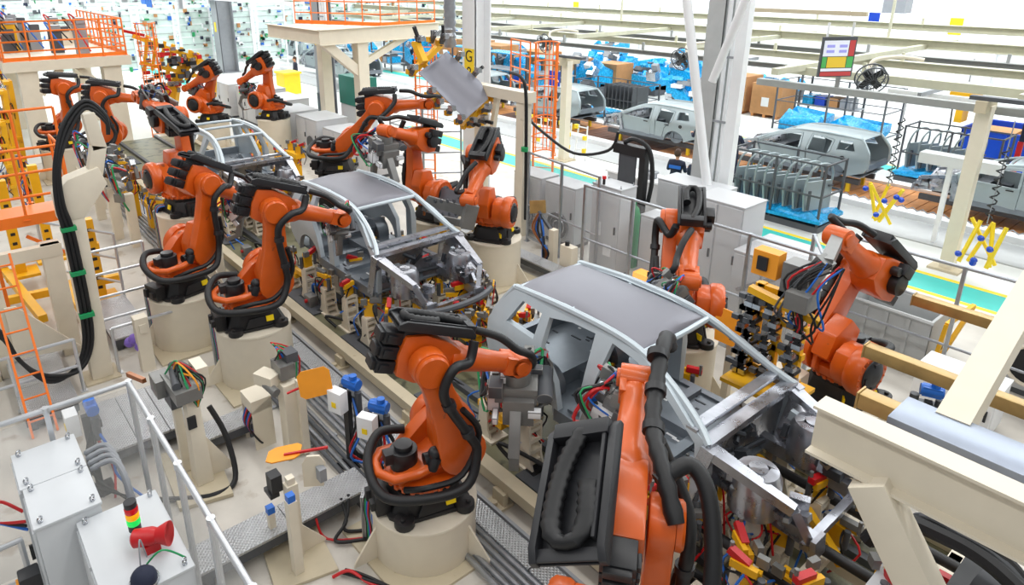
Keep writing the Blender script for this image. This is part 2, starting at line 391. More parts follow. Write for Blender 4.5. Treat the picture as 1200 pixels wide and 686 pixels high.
    m.bar((.76, 0, -.33), (1.03, 0, -.26), .07, .08); m.use('copper').cyl((1.02, 0, .12), (1.02, 0, .0), .026, .014, 10); m.cyl((1.02, 0, -.24), (1.02, 0, -.03), .026, .014, 10)
    m.bar((.5, .06, .2), (.5, .06, -.1), .03, .1); RM['gun_arm'] = m.mesh('gun_arm', None, .004)
    m = MB(); rr = random.Random(3)
    for i in range(16):
        m.use(CABLE[i % 6]); y = rr.uniform(-.16, .16); z = rr.uniform(-.1, .25)
        m.hose([(.1+rr.uniform(-.1, .1), y*.6, .16), (rr.uniform(.05, .4), y*1.9+rr.uniform(-.1, .1), rr.uniform(.2, .42)), (rr.uniform(.3, .6), y*1.7, rr.uniform(-.1, .35)), (rr.uniform(.3, .5), y, z)], rr.choice((.009, .012, .018)), 6, 5)
    RM['gun_cables'] = m.mesh('gun_cables', None)
robot_meshes()
def child(mesh, name, parent, ml):
    o = bpy.data.objects.new(name, RM[mesh] if isinstance(mesh, str) else mesh); COL.objects.link(o); o.parent = parent
    o.matrix_local = ml; return o
ROB = {}
def robot(key, b, yaw, t2, p, label, tool='gun', tool_rot=(0, 0, 0), hose_side=-1, box=True, box_m=None, seed=1):
    yaw, t2, p = (math.radians(x) for x in (yaw, t2, p)); rr = random.Random(seed)
    root = thing('industrial_robot', label, 'robot', b, yaw, 'orange industrial robots of the welding line')
    I = Matrix()
    for n in ('base', 'carousel', 'shoulder_motor', 'turntable_motor'):
        c = child(n, n, root, I)
        if n == 'base':
            for q in (Matrix.Translation((.18, -.375, .16)) @ Matrix.Rotation(-.3, 4, 'X'), Matrix.Translation((.36, .26, .16)) @ Matrix.Rotation(.7, 4, 'Z'), Matrix.Translation((-.1, .375, .16)) @ Matrix.Rotation(.3, 4, 'X')): child('warning_label', 'warning_label', c, q)
        if n == 'carousel': child('shoulder_ring', 'shoulder_ring', c, I)
    A2 = Matrix.Translation((.35, 0, .675)) @ Matrix.Rotation(t2, 4, 'Y')
    la = child('link_arm', 'link_arm', root, A2); child('shoulder_cover', 'joint_cover', la, I)
    e = V((.35, 0, .675))+V((math.sin(t2), 0, math.cos(t2)))*1.15
    A3 = Matrix.Translation(e) @ Matrix.Rotation(-p, 4, 'Y')
    ua = child('upper_arm', 'upper_arm', root, A3); child('arm_motor', 'arm_motor', ua, I)
    for z in (-.13, .03, .19): child('motor', 'motor', ua, Matrix.Translation((0, 0, z)))
    child('wrist', 'wrist', root, A3)
    if box:
        eb = child('energy_supply_box', 'energy_supply_box', root, A3 @ (box_m or I)); child('corrugated_hose', 'corrugated_hose', eb, I)
    # dress pack from the base, round the carousel, up the link and along the arm
    s = hose_side; up = lambda q: A2 @ V(q); ar = lambda q: A3 @ V(q)
    m = MB()
    m.hose([(-.1, .32*-s, .68), (-.4, .3*-s, .72), (-.6, .02, .6), (-.54, .38*s, .46), (-.1, .56*s, .43), (.3, .56*s, .46), up((.12, .46*s, .05)), up((.1, .46*s, .3)), up((.02, .45*s, .7)), up((.02, .46*s, .95)), up((.2, .44*s, 1.12)), ar((.42, .28*s, .1)), ar((.45, .2*s, .3))], .052, 10, 6)
    m.hose([(-.3, .3*s, .4), (-.1, .48*s, .5), (.28, .47*s, .53), up((.22, .4*s, .2)), up((.14, .42*s, .6))], .035, 8, 5)
    h = m.build('dress_hose', 'black_rubber', root, world=False)
    for q in ((.1, .46*s, .3), (.02, .45*s, .72)):
        MB().cyl(up(q), up((q[0], q[1], q[2]+.07)), .072, n=12).build('hose_clamp', 'black_plastic', h, world=False)
    T = Matrix.Translation(e) @ Matrix.Rotation(-p, 4, 'Y') @ Matrix.Translation((1.2, 0, 0))
    tm = Matrix.Translation(T.translation) @ (Matrix.Rotation(math.radians(tool_rot[2]), 4, 'Z') @ Matrix.Rotation(math.radians(tool_rot[1]), 4, 'Y') @ Matrix.Rotation(math.radians(tool_rot[0]), 4, 'X'))
    m = MB(); a0 = ar((.55, .0, .34)); wq = tm @ V((.3, .0, .05))
    if key == 'R13':
        m.ribbed([ar((-.1, -.34, .2)), ar((.2, -.24, .3)), ar((.6, -.15, .26)), ar((1.0, -.16, .24)), ar((1.4, -.2, .22)), ar((1.62, -.24, .1)), ar((1.7, -.28, -.15))], .07, 12, .06)
        m.hose([ar((.15, -.2, .26)), ar((.3, -.42, .3)), ar((.1, -.56, .2)), ar((-.35, -.6, -.1)), ar((-.8, -.5, -.5))], .062, 10, 6)
    else: m.hose([a0, ar((.8, s*.1, .33)), ar((1.02, s*.17, .24)), ar((1.2, s*.2, .2)), tm @ V((.16, s*.16, .16)), wq], .045, 10, 6)
    ah = m.build('arm_hose', 'black_rubber', root, world=False)
    if key == 'R13':
        for x in (.55, .9, 1.25): MB().cyl(ar((x, -.155, .25)), ar((x+.07, -.155, .25)), .085, n=14).build('hose_clamp', 'black_plastic', ah, world=False)
    if tool == 'gun':
        if key in ('R1', 'R9'): tm = tm @ Matrix.Diagonal((1.15, 1.6, 1.5, 1))
        g = child('gun_body', 'weld_gun', root, tm); g['label'] = 'grey spot welding gun'
        child('gun_arm', 'gun_arm', g, I); child('gun_cables', 'gun_cables', g, I)
    ROB[key] = (root, tm, A3, A2)
    return root
def pedestal(x, y, z, r, label, gus=True, panel=True, ang=(0.4, 2.4, 4.6)):
    t = thing('robot_pedestal', label, 'pedestal', (x, y, 0), 0, 'cream cylindrical robot pedestals')
    m = MB(); m.lathe([(r*.98, .03), (r*.98, z-.05), (r, z-.045), (r, z-.005)], n=36); m.build('drum', 'cream', t, world=False, bevel=.006)
    m = MB(); m.prism([(-r-.06, -r-.1), (r+.12, -r-.1), (r+.12, r+.1), (-r-.06, r+.1)], (0, 0, 0), (1, 0, 0), (0, 1, 0), (0, 0, .035)); m.build('foot_plate', 'cream_dark', t, world=False)
    for a in ang:
        d = V((math.cos(a), math.sin(a), 0)); m = MB()
        m.prism([(r*.95, .03), (r+.26, .03), (r+.24, .09), (r*.97, .45)], (0, 0, 0), d, (0, 0, 1), d.cross(V((0, 0, 1)))*.025); m.build('gusset', 'cream', t, world=False)
    if panel:
        m = MB(); m.box((-r*.75, -r*.78, z*.5), (.22, .1, z*.98), Matrix.Rotation(-2.3+PI/2, 3, 'Z')); m.build('cable_duct', 'tread_plate', t, world=False)
        m = MB(); rr = random.Random(int(x*10))
        for i in range(7):
            m.use(CABLE[(i*2+1) % 6] if i % 2 else CABLE[i % 4]); o = .03*i
            m.hose([(-r*.4+o, -r*.5, z+.12), (-r*.55+o, -r*.85, z+.1), (-r*.6+o, -r*.92, z-.12), (-r*.58+o, -r*.9, z*.5), (-r*.55+o, -r*.92, .05)], .014, 6, 5)
        m.build('cable_bundle', None, t, world=False)
    return t
RL = [('R1', (-5.15, 3.44, .62), 75, -17, -19, 'orange robot on the foreground drum, arm pointing right below the nearest body', (0, 82, 60)),
      ('R2', (-9.66, 3.35, .96), 82, 4, -20, 'orange robot reaching through the window of the second silver roofed body', (0, 40, 80)),
      ('R3', (-11.53, 2.87, .95), 106, 10, -30, 'orange robot just behind the nearest left pair, elbow beside a black box', (0, 40, 110)),
      ('R4', (-13.86, 3.75, 1.6), 186, 3, 14, 'orange robot with round black shoulder motor reaching up left by the open shell', (0, 20, 200)),
      ('R5', (-24.43, 3.17, 1.0), 96, -3, -8, 'orange robot below the orange railed tower at far left', (0, 50, 95)),
      ('R14', (-22.1, 3.9, 1.0), 70, -6, -10, 'orange robot partly hidden behind the hose post top, far left row', (0, 60, 70)),
      ('R6', (-25.69, 8.32, .95), 215, -23, -28, 'orange robot with black hose behind the open body shell', (0, 30, 215)),
      ('R7', (-23.6, 9.81, 1.2), 205, -3, -30, 'orange robot standing furthest back beside white machine cabinets', (0, 78, 205)),
      ('R8', (-14.59, 7.54, 1.6), 48, 40, 4, 'orange robot on black riser lifting a grey door panel', (0, -20, 20)),
      ('R9', (-11.72, 8.4, 1.0), 286, 2, 19, 'upright orange robot behind the roof of the second body, arm pointing left', (0, 80, 250)),
      ('R10', (-10.05, 8.68, .96), 300, 2, -31, 'orange robot on tall cream drum with long grey gun over the engine bay', (0, 20, 240)),
      ('R11', (-5.11, 8.09, 1.02), 306, -30, -20, 'orange robot behind the nearest body leaning its arm to the roof', (0, 40, 300)),
      ('R12', (-2.94, 8.6, .88), 260, -34, 36, 'orange robot at right holding a yellow lattice gripper', (0, 60, 230)),
      ('R13', (-2.15, 3.02, .6), 126, 0, 21, 'orange robot at bottom edge reaching to the windscreen pillar, big black hose box', (0, 75, 70))]
for i, (k, b, yaw, t2, p, lab, tr) in enumerate(RL):
    robot(k, b, yaw, t2, p, lab, tool=None if k in ('R8', 'R12', 'R10') else 'gun', tool_rot=tr, seed=i, hose_side=-1, box_m=Matrix.Translation((-.12, .16, .04)) @ Matrix.Rotation(-.5, 4, 'X') @ Matrix.Diagonal((.9, 1.5, 1, 1)) if k == 'R13' else Matrix.Translation((-.8, .1, -.1)) if k == 'R4' else Matrix.Translation((-.02, 0, 0)) @ Matrix.Diagonal((.76, 1, 1, 1)))
pl = {'R1': 'in the middle foreground', 'R2': 'nearest of the left pair', 'R3': 'second behind the left pair', 'R4': 'beside the open body shell', 'R5': 'under the far left robot', 'R14': 'partly hidden behind the hose post', 'R6': 'behind the open body shell', 'R7': 'under the furthest back robot',
      'R9': 'behind the roof of second body', 'R10': 'tall and fully visible right of the engine bay', 'R11': 'seen through the windscreen of nearest body', 'R12': 'behind the right foreground beam', 'R13': 'at the bottom edge'}
for k, b, *_ in RL:
    if k == 'R8':
        t = thing('robot_riser', 'black drum riser under the robot lifting a door panel', 'riser', (b[0], b[1], 0))
        MB().lathe([(.5, .0), (.5, 1.0), (.46, 1.02), (.46, 1.57)], n=30).build('drum', 'black_cast', t, world=False)
        m = MB()
        for a in (3.6, 5.6): m.box((.47*math.cos(a), .47*math.sin(a), 1.1), (.06, .1, .16), Matrix.Rotation(a, 3, 'Z'))
        m.build('warning_label', 'label_yellow', t, world=False)
        continue
    pedestal(b[0], b[1], b[2], {'R1': .6, 'R13': .55}.get(k, .58), 'cream drum pedestal of robot '+pl[k], panel=b[1] < 6)
# ------------------------------------------------------------------ setting
m = MB(); m.use('concrete').add([(-90, -12, 0), (12, -12, 0), (12, 14.9, 0), (-90, 14.9, 0)], [(0, 1, 2, 3)])
m.use('floor_paint').add([(-90, 14.9, 0), (12, 14.9, 0), (12, 60, 0), (-90, 60, 0)], [(0, 1, 2, 3)])
m.use('floor_paint').add([(-90, -12, .002), (-27, -12, .002), (-27, 14.9, .002), (-90, 14.9, .002)], [(0, 1, 2, 3)])
struct('floor', m)
k = 0
def strip(x0, y0, x1, y1, mn, z=.004):
    global k; k += 1; struct('trim_%d' % k, MB().bx((x0, y0, 0), (x1, y1, z)), mn)
strip(-24, 15.1, 10, 15.95, 'teal', .005); strip(-24, 14.95, 10, 15.08, 'yellow_pale'); strip(-24, 15.97, 10, 16.1, 'yellow_pale')
strip(-40, 24.2, 10, 24.9, 'teal', .005); strip(-40, 24.95, 10, 25.05, 'yellow_pale')
strip(-60, 12.2, -27, 12.9, 'teal', .008)
m = MB(); m.bx((-95, 47, 0), (14, 47.3, 12)); struct('wall_back', m, 'white')
for i in range(16):
    x = -92+i*6.6
    struct('window_%d' % (i+1), MB().use('window_glow').bx((x+.3, 46.9, 2.2), (x+6.2, 46.98, 6.0)).use('white').bx((x, 46.85, 2.0), (x+6.6, 46.99, 2.2)))
for i in range(12):
    x = -86+i*8.2
    struct('trim_%d' % (40+i), MB().bx((x, 46.4, 0), (x+.6, 46.8, 12)), 'white')
for i, (z0, z1, mn) in enumerate(((6.1, 6.3, 'grey'), (6.3, 8.4, 'cabinet_grey'), (8.4, 8.7, 'grey'))):
    struct('trim_%d' % (60+i), MB().bx((-95, 46.7, z0), (14, 46.98, z1)), mn)
struct('wall_left', MB().bx((-95.3, -12, 0), (-95, 47, 12)), 'white')
# ------------------------------------------------------------------ line bed, walkway, pipes
t = thing('transfer_line_bed', 'long olive steel bed with cream edge beams under the car bodies', 'conveyor', (-8, 6, 0))
MB().bx((-27.4, 4.6, .05), (4, 7.5, .27)).build('deck', 'line_bed', t)
for y in (4.55, 7.55):
    m = MB(); m.bx((-27.4, y-.06, .16), (4, y+.06, .34)); m.bx((-27.4, y-.09, .33), (4, y+.09, .35)); m.build('edge_beam', 'cream_dark', t)
for i in range(16):
    x = -27+i*2.0; m = MB(); m.bx((x-.13, 4.28, 0), (x+.13, 4.56, .04)); m.bx((x-.1, 4.42, .04), (x+.1, 4.5, .2)); m.cyl((x, 4.36, .03), (x, 4.36, .09), .04, n=8); m.build('foot', 'cream_dark', t)
for y in (5.35, 6.65):
    m = MB(); m.bx((-27.4, y-.05, .27), (4, y+.05, .36)); m.build('track_rail', 'dark_grey', t)
for i in range(14):
    x = -27+i*2.2; MB().bx((x, 4.7, .272), (x+1.2, 5.2, .3)).build('cover_plate', 'dark_grey', t)
t = thing('walkway', 'checker plate walkway along the near side of the line bed', 'walkway', (-6, 4.2, 0))
for i in range(13):
    x = -24+i*2.0; MB().bx((x+.01, 3.98, .0), (x+1.99, 4.24, .1)).build('plate', 'tread_plate', t)
MB().bx((-24, 4.26, 0), (2, 4.3, .12)).build('edge_rail', 'grey', t)
g = 'galvanized conduits on the floor'
for i in range(5):
    y = 3.95-i*.085; pts = [(-24, y, .06), (2, y, .06)]
    m = MB(); m.tube(pts, .034, 8)
    solo(m, 'floor_pipe', ['conduit pipe on floor nearest the walkway', 'second conduit pipe out from the walkway', 'middle one of five conduit pipes on the floor', 'second conduit pipe from the drums', 'conduit pipe on floor nearest the robot drums'][i], 'pipe', 'galvanized', g)
def platform(name, label, x0, y0, x1, y1, z, n=1, axis='x'):
    t = thing(name, label, 'platform', ((x0+x1)/2, (y0+y1)/2, 0), 0)
    for i in range(n):
        a, b = i/n, (i+1)/n
        if axis == 'x': q = (x0+(x1-x0)*a+.005, y0, x0+(x1-x0)*b-.005, y1)
        else: q = (x0, y0+(y1-y0)*a+.005, x1, y0+(y1-y0)*b-.005)
        MB().bx((q[0], q[1], z-.03), (q[2], q[3], z)).build('plate', 'tread_plate', t)
    MB().bx((x0+.02, y0+.02, z-.16), (x1-.02, y1-.02, z-.03)).build('frame', 'dark_grey', t)
    for x in (x0+.1, x1-.1):
        for y in (y0+.1, y1-.1): MB().bx((x-.05, y-.05, 0), (x+.05, y+.05, z-.16)).build('leg', 'dark_grey', t)
    return t
platform('step_platform', 'checker plate cable bridge in the left foreground crossing to the front drum', -6.38, 1.2, -5.95, 3.25, .3, 2, 'y')
platform('step_platform', 'checker plate platform behind the glazed fence', -9.9, .9, -8.6, 2.1, .3, 3, 'y')
platform('step_platform', 'checker plate landing left of the third robot drum', -13.6, 1.7, -11.8, 2.3, .25, 2)
platform('step_platform', 'long grey landing between the cream drums and steel rails at left', -12.9, .2, -10.2, .9, .25, 3)
platform('step_platform', 'checker plate landing in front of the second drum', -8.5, 1.75, -8.1, 2.75, .28, 2, 'y')
# ------------------------------------------------------------------ car bodies
def hw(u, v):
    h = .9-.03*(1-min(v, .75)/.75)
    if v > .75: h -= .27*((v-.75)/.6)**1.1
    if u < .6: h -= .1*((.6-u)/.6)**2
    if u > 3.0: h -= .03*((u-3.0)/.5)
    return h
ARCH = [(.98+.4*math.cos(a), .06+.4*math.sin(a)) for a in [PI*k/12 for k in range(13)]]
SIDE = [(.14, .28), (.05, .5), (.08, .82), (.2, 1.05), (.34, 1.28), (.6, 1.33), (1.2, 1.37), (1.9, 1.36), (2.4, 1.29), (2.8, 1.14), (3.15, .93), (3.42, .8), (3.44, .5), (3.4, .14), (3.32, .0), (1.5, .0)]+ARCH+[(.5, .12)]
REAR = [(1.47, .13), (1.8, .12), (1.83, .86), (1.79, 1.27), (1.45, 1.265), (1.1, 1.2), (1.12, .85), (1.4, .52)]
FRONT = [(2.0, .12), (3.24, .12), (3.3, .5), (3.27, .78), (2.95, .98), (2.62, 1.145), (2.36, 1.215), (2.04, 1.26), (1.99, .86)]
QUART = [(.46, .93), (.97, .9), (.97, 1.2), (.62, 1.23)]
def shrink(P, d):
    cx = sum(p[0] for p in P)/len(P); cy = sum(p[1] for p in P)/len(P)
    return [(x-d*(1 if x > cx else -1), y-d*(1 if y > cy else -1)) for x, y in P]
def side_fn(s, off=0): return lambda u, v: ((u, s*(hw(u, v)+off), v), (0, s, .0))
BM = {}
def car_meshes():
    for s, nm in ((1, 'l'), (-1, 'r')):
        BM['side'+nm] = MB().sheet(SIDE, [REAR, FRONT, QUART], side_fn(s), .16, .085).mesh('body_side', 'body_steel')
        WR = [(1.2, .72), (1.77, .74), (1.74, 1.23), (1.48, 1.225), (1.16, 1.15)]; WF = [(2.06, .74), (3.2, .76), (2.92, .95), (2.62, 1.105), (2.39, 1.17), (2.09, 1.21)]
        BM['rdoor'+nm] = MB().sheet(shrink(REAR, .012), [WR], side_fn(s, .006), .16, .05).mesh('rear_door', 'body_grey')
        BM['fdoor'+nm] = MB().sheet(shrink(FRONT, .012), [WF], side_fn(s, .006), .16, .05).mesh('front_door', 'body_grey')
        m = MB(); m.box((1.3, s*.92, .66), (.16, .03, .03)); m.box((2.2, s*.92, .66), (.16, .03, .03)); m.cyl((.75, s*.86, .68), (.75, s*.905, .68), .07, n=14); BM['handle'+nm] = m.mesh('door_handle', 'black_plastic')
    def rf(u, v):
        q = (v/.6)**2
        return ((u+(.1*(1-q) if u > 1.9 else (-.06*(1-q) if u < .7 else 0)), v, 1.4-.045*q-.05*((u-1.3)/1.0)**2-.0*u), (0, 0, 1))
    BM['roof'] = MB().sheet([(.36, -.63), (2.38, -.63), (2.38, .63), (.36, .63)], [], rf, .13, .02).mesh('roof_panel', 'roof_steel')
    m = MB()
    for y in (-.35, 0, .35): m.bar((.6, y, 1.405-.012), (2.1, y, 1.4-.012), .05, .012)
    BM['roofrib'] = m.mesh('roof_rib', 'roof_steel')
    m = MB()
    for s in (-1, 1):
        m.tube(catmull([(.4, s*.6, 1.315), (1.2, s*.615, 1.365), (2.0, s*.61, 1.35), (2.45, s*.62, 1.27), (2.85, s*.66, 1.1), (3.2, s*.74, .92), (3.4, s*.83, .8)], 4), .045, 8)
        m.tube(catmull([(.4, s*.6, 1.315), (.25, s*.66, 1.1), (.12, s*.72, .85), (.1, s*.74, .4)], 4), .05, 8)
    for x, z in ((.42, 1.32), (1.3, 1.345), (2.4, 1.3)): m.tube(catmull([(x, -.6, z-.02), (x+.04, 0, z+.0), (x, .6, z-.02)], 4), .035, 8)
    BM['frame'] = m.mesh('roof_frame', 'body_steel')
    m = MB(); m.bx((.2, -.8, .1), (3.35, .8, .13)); m.bx((.9, -.12, .13), (3.3, .12, .25)); m.bx((.1, -.72, .3), (.2, .72, .5)); m.bx((.2, -.75, .3), (1.1, .75, .33)); m.bx((1.08, -.78, .1), (1.12, .78, .34))
    for x in (1.55, 2.2, 2.75): m.bx((x, -.8, .13), (x+.12, .8, .2))
    for s in (-1, 1):
        m.bx((1.4, s*.78, .0), (3.4, s*.88, .16)); m.cyl((.98, s*.5, .2), (.98, s*.74, .2), .26, n=20)
        m.bx((.25, s*.4-.07, .02), (1.4, s*.4+.07, .12))
    BM['floor'] = m.mesh('floor_pan', 'body_floor')
    rr = random.Random(5); m = MB()
    for i in range(60):
        x = rr.uniform(.3, 3.2); y = rr.uniform(-.7, .7); m.use('body_dark' if i % 3 else 'white').box((x, y, .133 if x > 1.12 else .334), (rr.uniform(.04, .2), .025, .008))
    BM['slots'] = m.mesh('floor_slots', None)
    m = MB(); m.sheet([(-.78, .1), (.78, .1), (.8, .8), (-.8, .8)], [[(.15, .45), (.5, .45), (.5, .65), (.15, .65)], [(-.5, .3), (-.3, .3), (-.3, .5), (-.5, .5)]], lambda u, v: ((3.34-.1*math.sin(v*4), u, v), (1, 0, 0)), .12, .03)
    m.bar((3.36, -.84, .8), (3.36, .84, .8), .14, .07); m.bar((3.2, -.84, .88), (3.2, .84, .88), .12, .05)
    for s in (-1, 1):
        m.bar((3.25, s*.87, .1), (3.42, s*.85, .8), .1, .14)
    BM['wall'] = m.mesh('firewall', 'body_bare')
    m = MB()
    for s in (-1, 1):
        m.bar((3.3, s*.45, .22), (4.4, s*.48, .14), .11, .15); m.bar((3.4, s*.8, .74), (4.2, s*.66, .5), .16, .1, w2=.09)
        m.sheet([(3.4, .2), (4.2, .2), (4.22, .46), (3.4, .72)], [], (lambda s: lambda u, v: ((u, s*(.5+.28*max(0, (v-.3)/.4)**1.5-.06*math.sin((u-3.4)*4)), v), (0, s, 0)))(s), .1, .02)
        m.lathe([(.24, .2), (.23, .56), (.19, .64), (.09, .66), (.07, .6)], (3.78, s*.56, .0), n=18)
        m.bar((4.2, s*.66, .5), (4.32, s*.52, .16), .08, .08); m.bar((4.38, s*.48, .22), (4.4, s*.48, .02), .2, .05)
    m.bar((4.3, -.55, .08), (4.3, .55, .08), .08, .07)
    BM['front'] = m.mesh('front_rails', 'body_bare')
    rr = random.Random(8); m = MB()
    for i in range(46):
        x = rr.uniform(3.38, 4.25); s = rr.choice((-1, 1)); y = s*rr.uniform(.3, .8); z = rr.uniform(.15, .4)+.25*(4.25-x)/.87
        m.use(('body_dark', 'body_bare', 'body_bare', 'body_steel')[i % 4]).box((x, y, z), (rr.uniform(.04, .2), rr.uniform(.03, .1), rr.uniform(.03, .14)), Matrix.Rotation(rr.uniform(-.6, .6), 3, 'XYZ'[i % 3]))
    for i in range(5): m.use('body_dark').cyl((3.25, rr.uniform(-.7, .7), rr.uniform(.2, .75)), (3.36, rr.uniform(-.7, .7), rr.uniform(.2, .75)), .03, n=8)
    BM['brackets'] = m.mesh('brackets', None)
    m = MB(); m.tube(catmull([(4.4, -.72, .14), (4.54, -.4, .14), (4.58, 0, .14), (4.54, .4, .14), (4.4, .72, .14)], 4), .055, 8); BM['bumper'] = m.mesh('bumper_beam', 'dark_grey')
    m = MB(); m.box((.75, .4, .45), (.5, .5, .2)); m.box((2.9, 0, .5), (.3, 1.3, .24)); m.box((2.6, .5, .3), (.3, .3, .3)); m.box((2.6, -.5, .3), (.3, .3, .3)); BM['inner'] = m.mesh('inner_parts', 'body_dark')
car_meshes()
def car(name, label, loc, rz=0, roof=True, doors=False, side=True, bumper=False, paint=None, hatch=False):
    t = thing(name, label, 'car body', loc, rz, 'unpainted car bodies')
    I = Matrix(); cp = lambda k, n: child(paint and BMP(k, paint) or BM[k], n, t, I)
    if side:
        for s in 'lr': cp('side'+s, 'body_side')
    if doors:
        for s in 'lr':
            d = cp('rdoor'+s, 'rear_door'); child(BM['handle'+s], 'door_handle', d, I); cp('fdoor'+s, 'front_door')
        child(BM['inner'], 'inner_parts', t, I)['kind'] = 'stuff'
    if roof: cp('roof', 'roof_panel')
    cp('frame', 'roof_frame'); f = child(BM['floor'], 'floor_pan', t, I); child(BM['slots'], 'floor_slots', f, I)['kind'] = 'stuff'
    child(BM['wall'], 'firewall', t, I); f2 = child(BM['front'], 'front_rails', t, I); child(BM['brackets'], 'brackets', f2, I)['kind'] = 'stuff'
    if bumper: child(BM['bumper'], 'bumper_beam', t, I)
    return t
_bmp = {}
def BMP(k, paint):
    if k in ('floor', 'wall', 'front', 'slots'): return None
    if (k, paint) not in _bmp:
        me = BM[k].copy(); me.materials.clear(); me.materials.append(M[paint]); _bmp[(k, paint)] = me
    return _bmp[(k, paint)]
car('car_body', 'nearest bare car body with silver roof and open doorways, front of the line', (-6.2, 6.0, 1.02))
car('car_body', 'second bare car body with silver roof and exposed engine bay, left of centre', (-12.25, 6.0, 1.02), bumper=True)
car('car_body', 'roofless bare body shell with pillars only, third in the line', (-19.1, 6.0, 1.0), roof=False)
# fixtures under the bodies
def riser_mesh(h):
    m = MB(); m.bx((-.22, -.15, 0), (.22, .15, .03))
    for s in (-1, 1): m.prism([(-.17, .03), (.15, .03), (.09, h*.3), (.08, h), (-.08, h), (-.1, h*.3)], (0, s*.08, 0), (1, 0, 0), (0, 0, 1), (0, s*.03, 0))
    for i in range(4):
        z = .1+i*(h-.15)/3.2; m.box((0, 0, z), (.2-.015*i, .17, .05))
    m.box((0, 0, h), (.16, .2, .03)); return m
RS = {h: riser_mesh(h).mesh('riser', 'cream') for h in (.5, .64)}
cm = []
for sd in range(4):
    rr = random.Random(sd+11); m = MB(); m.use('yellow').box((0, 0, .12), (.16, .05, .24)); m.box((.06, .05, .24), (.24, .05, .08)); m.use('dark_grey').cyl((-.1, .06, .0), (-.1, .06, .22), .035, n=10); m.cyl((.12, -.05, .05), (.12, -.05, .26), .03, n=10)
    m.use('red' if sd % 2 else 'gun_grey').box((.12, .02, .3), (.2, .07, .07), Matrix.Rotation(rr.uniform(-.5, .5), 3, 'Y')); m.use('gun_grey').cyl((.2, 0, .25), (.2, 0, .4), .02, n=8); m.box((-.06, -.06, .3), (.1, .06, .1))
    for i in range(4):
        m.use(('red', 'black_rubber', 'black_rubber', 'blue')[(i+sd) % 4]).hose([(rr.uniform(-.1, .1), .08, .2), (rr.uniform(-.3, .3), rr.uniform(-.2, .2), rr.uniform(-.1, .2)), (rr.uniform(-.2, .2), rr.uniform(-.15, .15), -.3)], .012, 5, 4)
    cm.append(m.mesh('clamp', None))
YB = MB().bar((0, 0, 0), (.9, 0, 0), .07, .09).box((.45, 0, -.1), (.12, .12, .1)).mesh('yellow_arm', 'yellow')
n = 0
for cx, nm in ((-6.2, 'nearest car body'), (-12.25, 'second car body'), (-19.1, 'roofless shell')):
    for j, y in enumerate((5.0, 5.65, 6.45, 7.05)):
        for i, dx in enumerate((.35, 1.15, 1.9, 2.7, 3.35, 4.0)):
            x = cx+dx; h = .64 if (i+j) % 2 else .5
            t = thing('fixture_riser', 'cream riser under the %s, %s from its tail, %s row' % (nm, ORD[i], ['near', 'second', 'third', 'far'][j]), 'fixture', (x, y, .27), 0, 'welding fixture risers')
            child(RS[h], 'riser', t, Matrix()); cl = child(cm[(i*3+j) % 4], 'clamp', t, Matrix.Translation((0, 0, h)) @ Matrix.Rotation((i*1.7+j) % 6, 4, 'Z')); cl['label'] = 'yellow clamp with cylinders and air hoses'
            if (i+2*j) % 3 == 0: child(YB, 'yellow_arm', t, Matrix.Translation((-.2, 0, h*.8)) @ Matrix.Rotation((i+j)*.8, 4, 'Z'))
# long tooling beams and drag rails between the stations
g = 'tooling rails between the car bodies'
for i, (x0, x1, y, z, r, mn, lab) in enumerate(((-8.4, -6.0, 5.6, .62, .05, 'dark_grey', 'dark round shuttle bar ahead of second body, near side'), (-8.4, -6.0, 6.3, .62, .05, 'dark_grey', 'dark round shuttle bar ahead of second body, far side'),
        (-2.9, 3.0, 5.2, .85, .055, 'black_cast', 'black shuttle bar at lower right, nearest to viewer'), (-2.9, 3.0, 5.85, .85, .055, 'black_cast', 'black shuttle bar at lower right, middle'), (-2.9, 3.0, 6.6, .85, .055, 'black_cast', 'black shuttle bar at lower right, furthest'))):
    solo(MB().tube([(x0, y, z), (x1, y, z)], r, 12), 'shuttle_bar', lab, 'bar', mn, g)
for i in range(4):
    x = -1.9+i*.85
    t = thing('support_trestle', 'cream cross trestle under the lower right shuttle bars, %s from the car' % ORD[i], 'fixture', (x, 5.8, .27), 0, 'cream cross frames')
    m = MB(); m.bx((x-.05, 4.75, .27), (x+.05, 4.85, .68)); m.bx((x-.05, 6.9, .27), (x+.05, 7.0, .68)); m.bx((x-.05, 5.75, .27), (x+.05, 5.85, .68)); m.build('post', 'cream', t)
    MB().bx((x-.06, 4.7, .6), (x+.06, 7.05, .68)).build('crossbar', 'cream', t)
    c = MB().bx((x-.04, 5.0, .3), (x+.7, 5.08, .4)).build('stretcher', 'cream_dark', t)
    for y in (5.2, 6.2): child(cm[i % 4], 'clamp', t, Matrix.Translation((0, y-5.8, .42)))
    if i < 3:
        child(YB, 'yellow_arm', t, Matrix.Translation((0, -.4, .5)))
rr = random.Random(9)
for i in range(5):
    x = -8.3+i*.42; y = 6.6-.25*(i % 3)
    t = thing('clamp_unit', 'yellow clamp stand ahead of the second body, %s from its bumper' % ORD[i], 'fixture', (x, y, .27), 0, 'yellow clamp stands ahead of second body')
    m = MB(); m.bx((x-.06, y-.06, .27), (x+.06, y+.06, .75)); m.bx((x-.1, y-.3, .7), (x+.1, y+.3, .8)); m.build('stand', 'yellow', t)
    for q in (-.25, 0, .25): child(cm[i % 4], 'clamp', t, Matrix.Translation((0, q, .5)) @ Matrix.Rotation(q*9, 4, 'Z'))

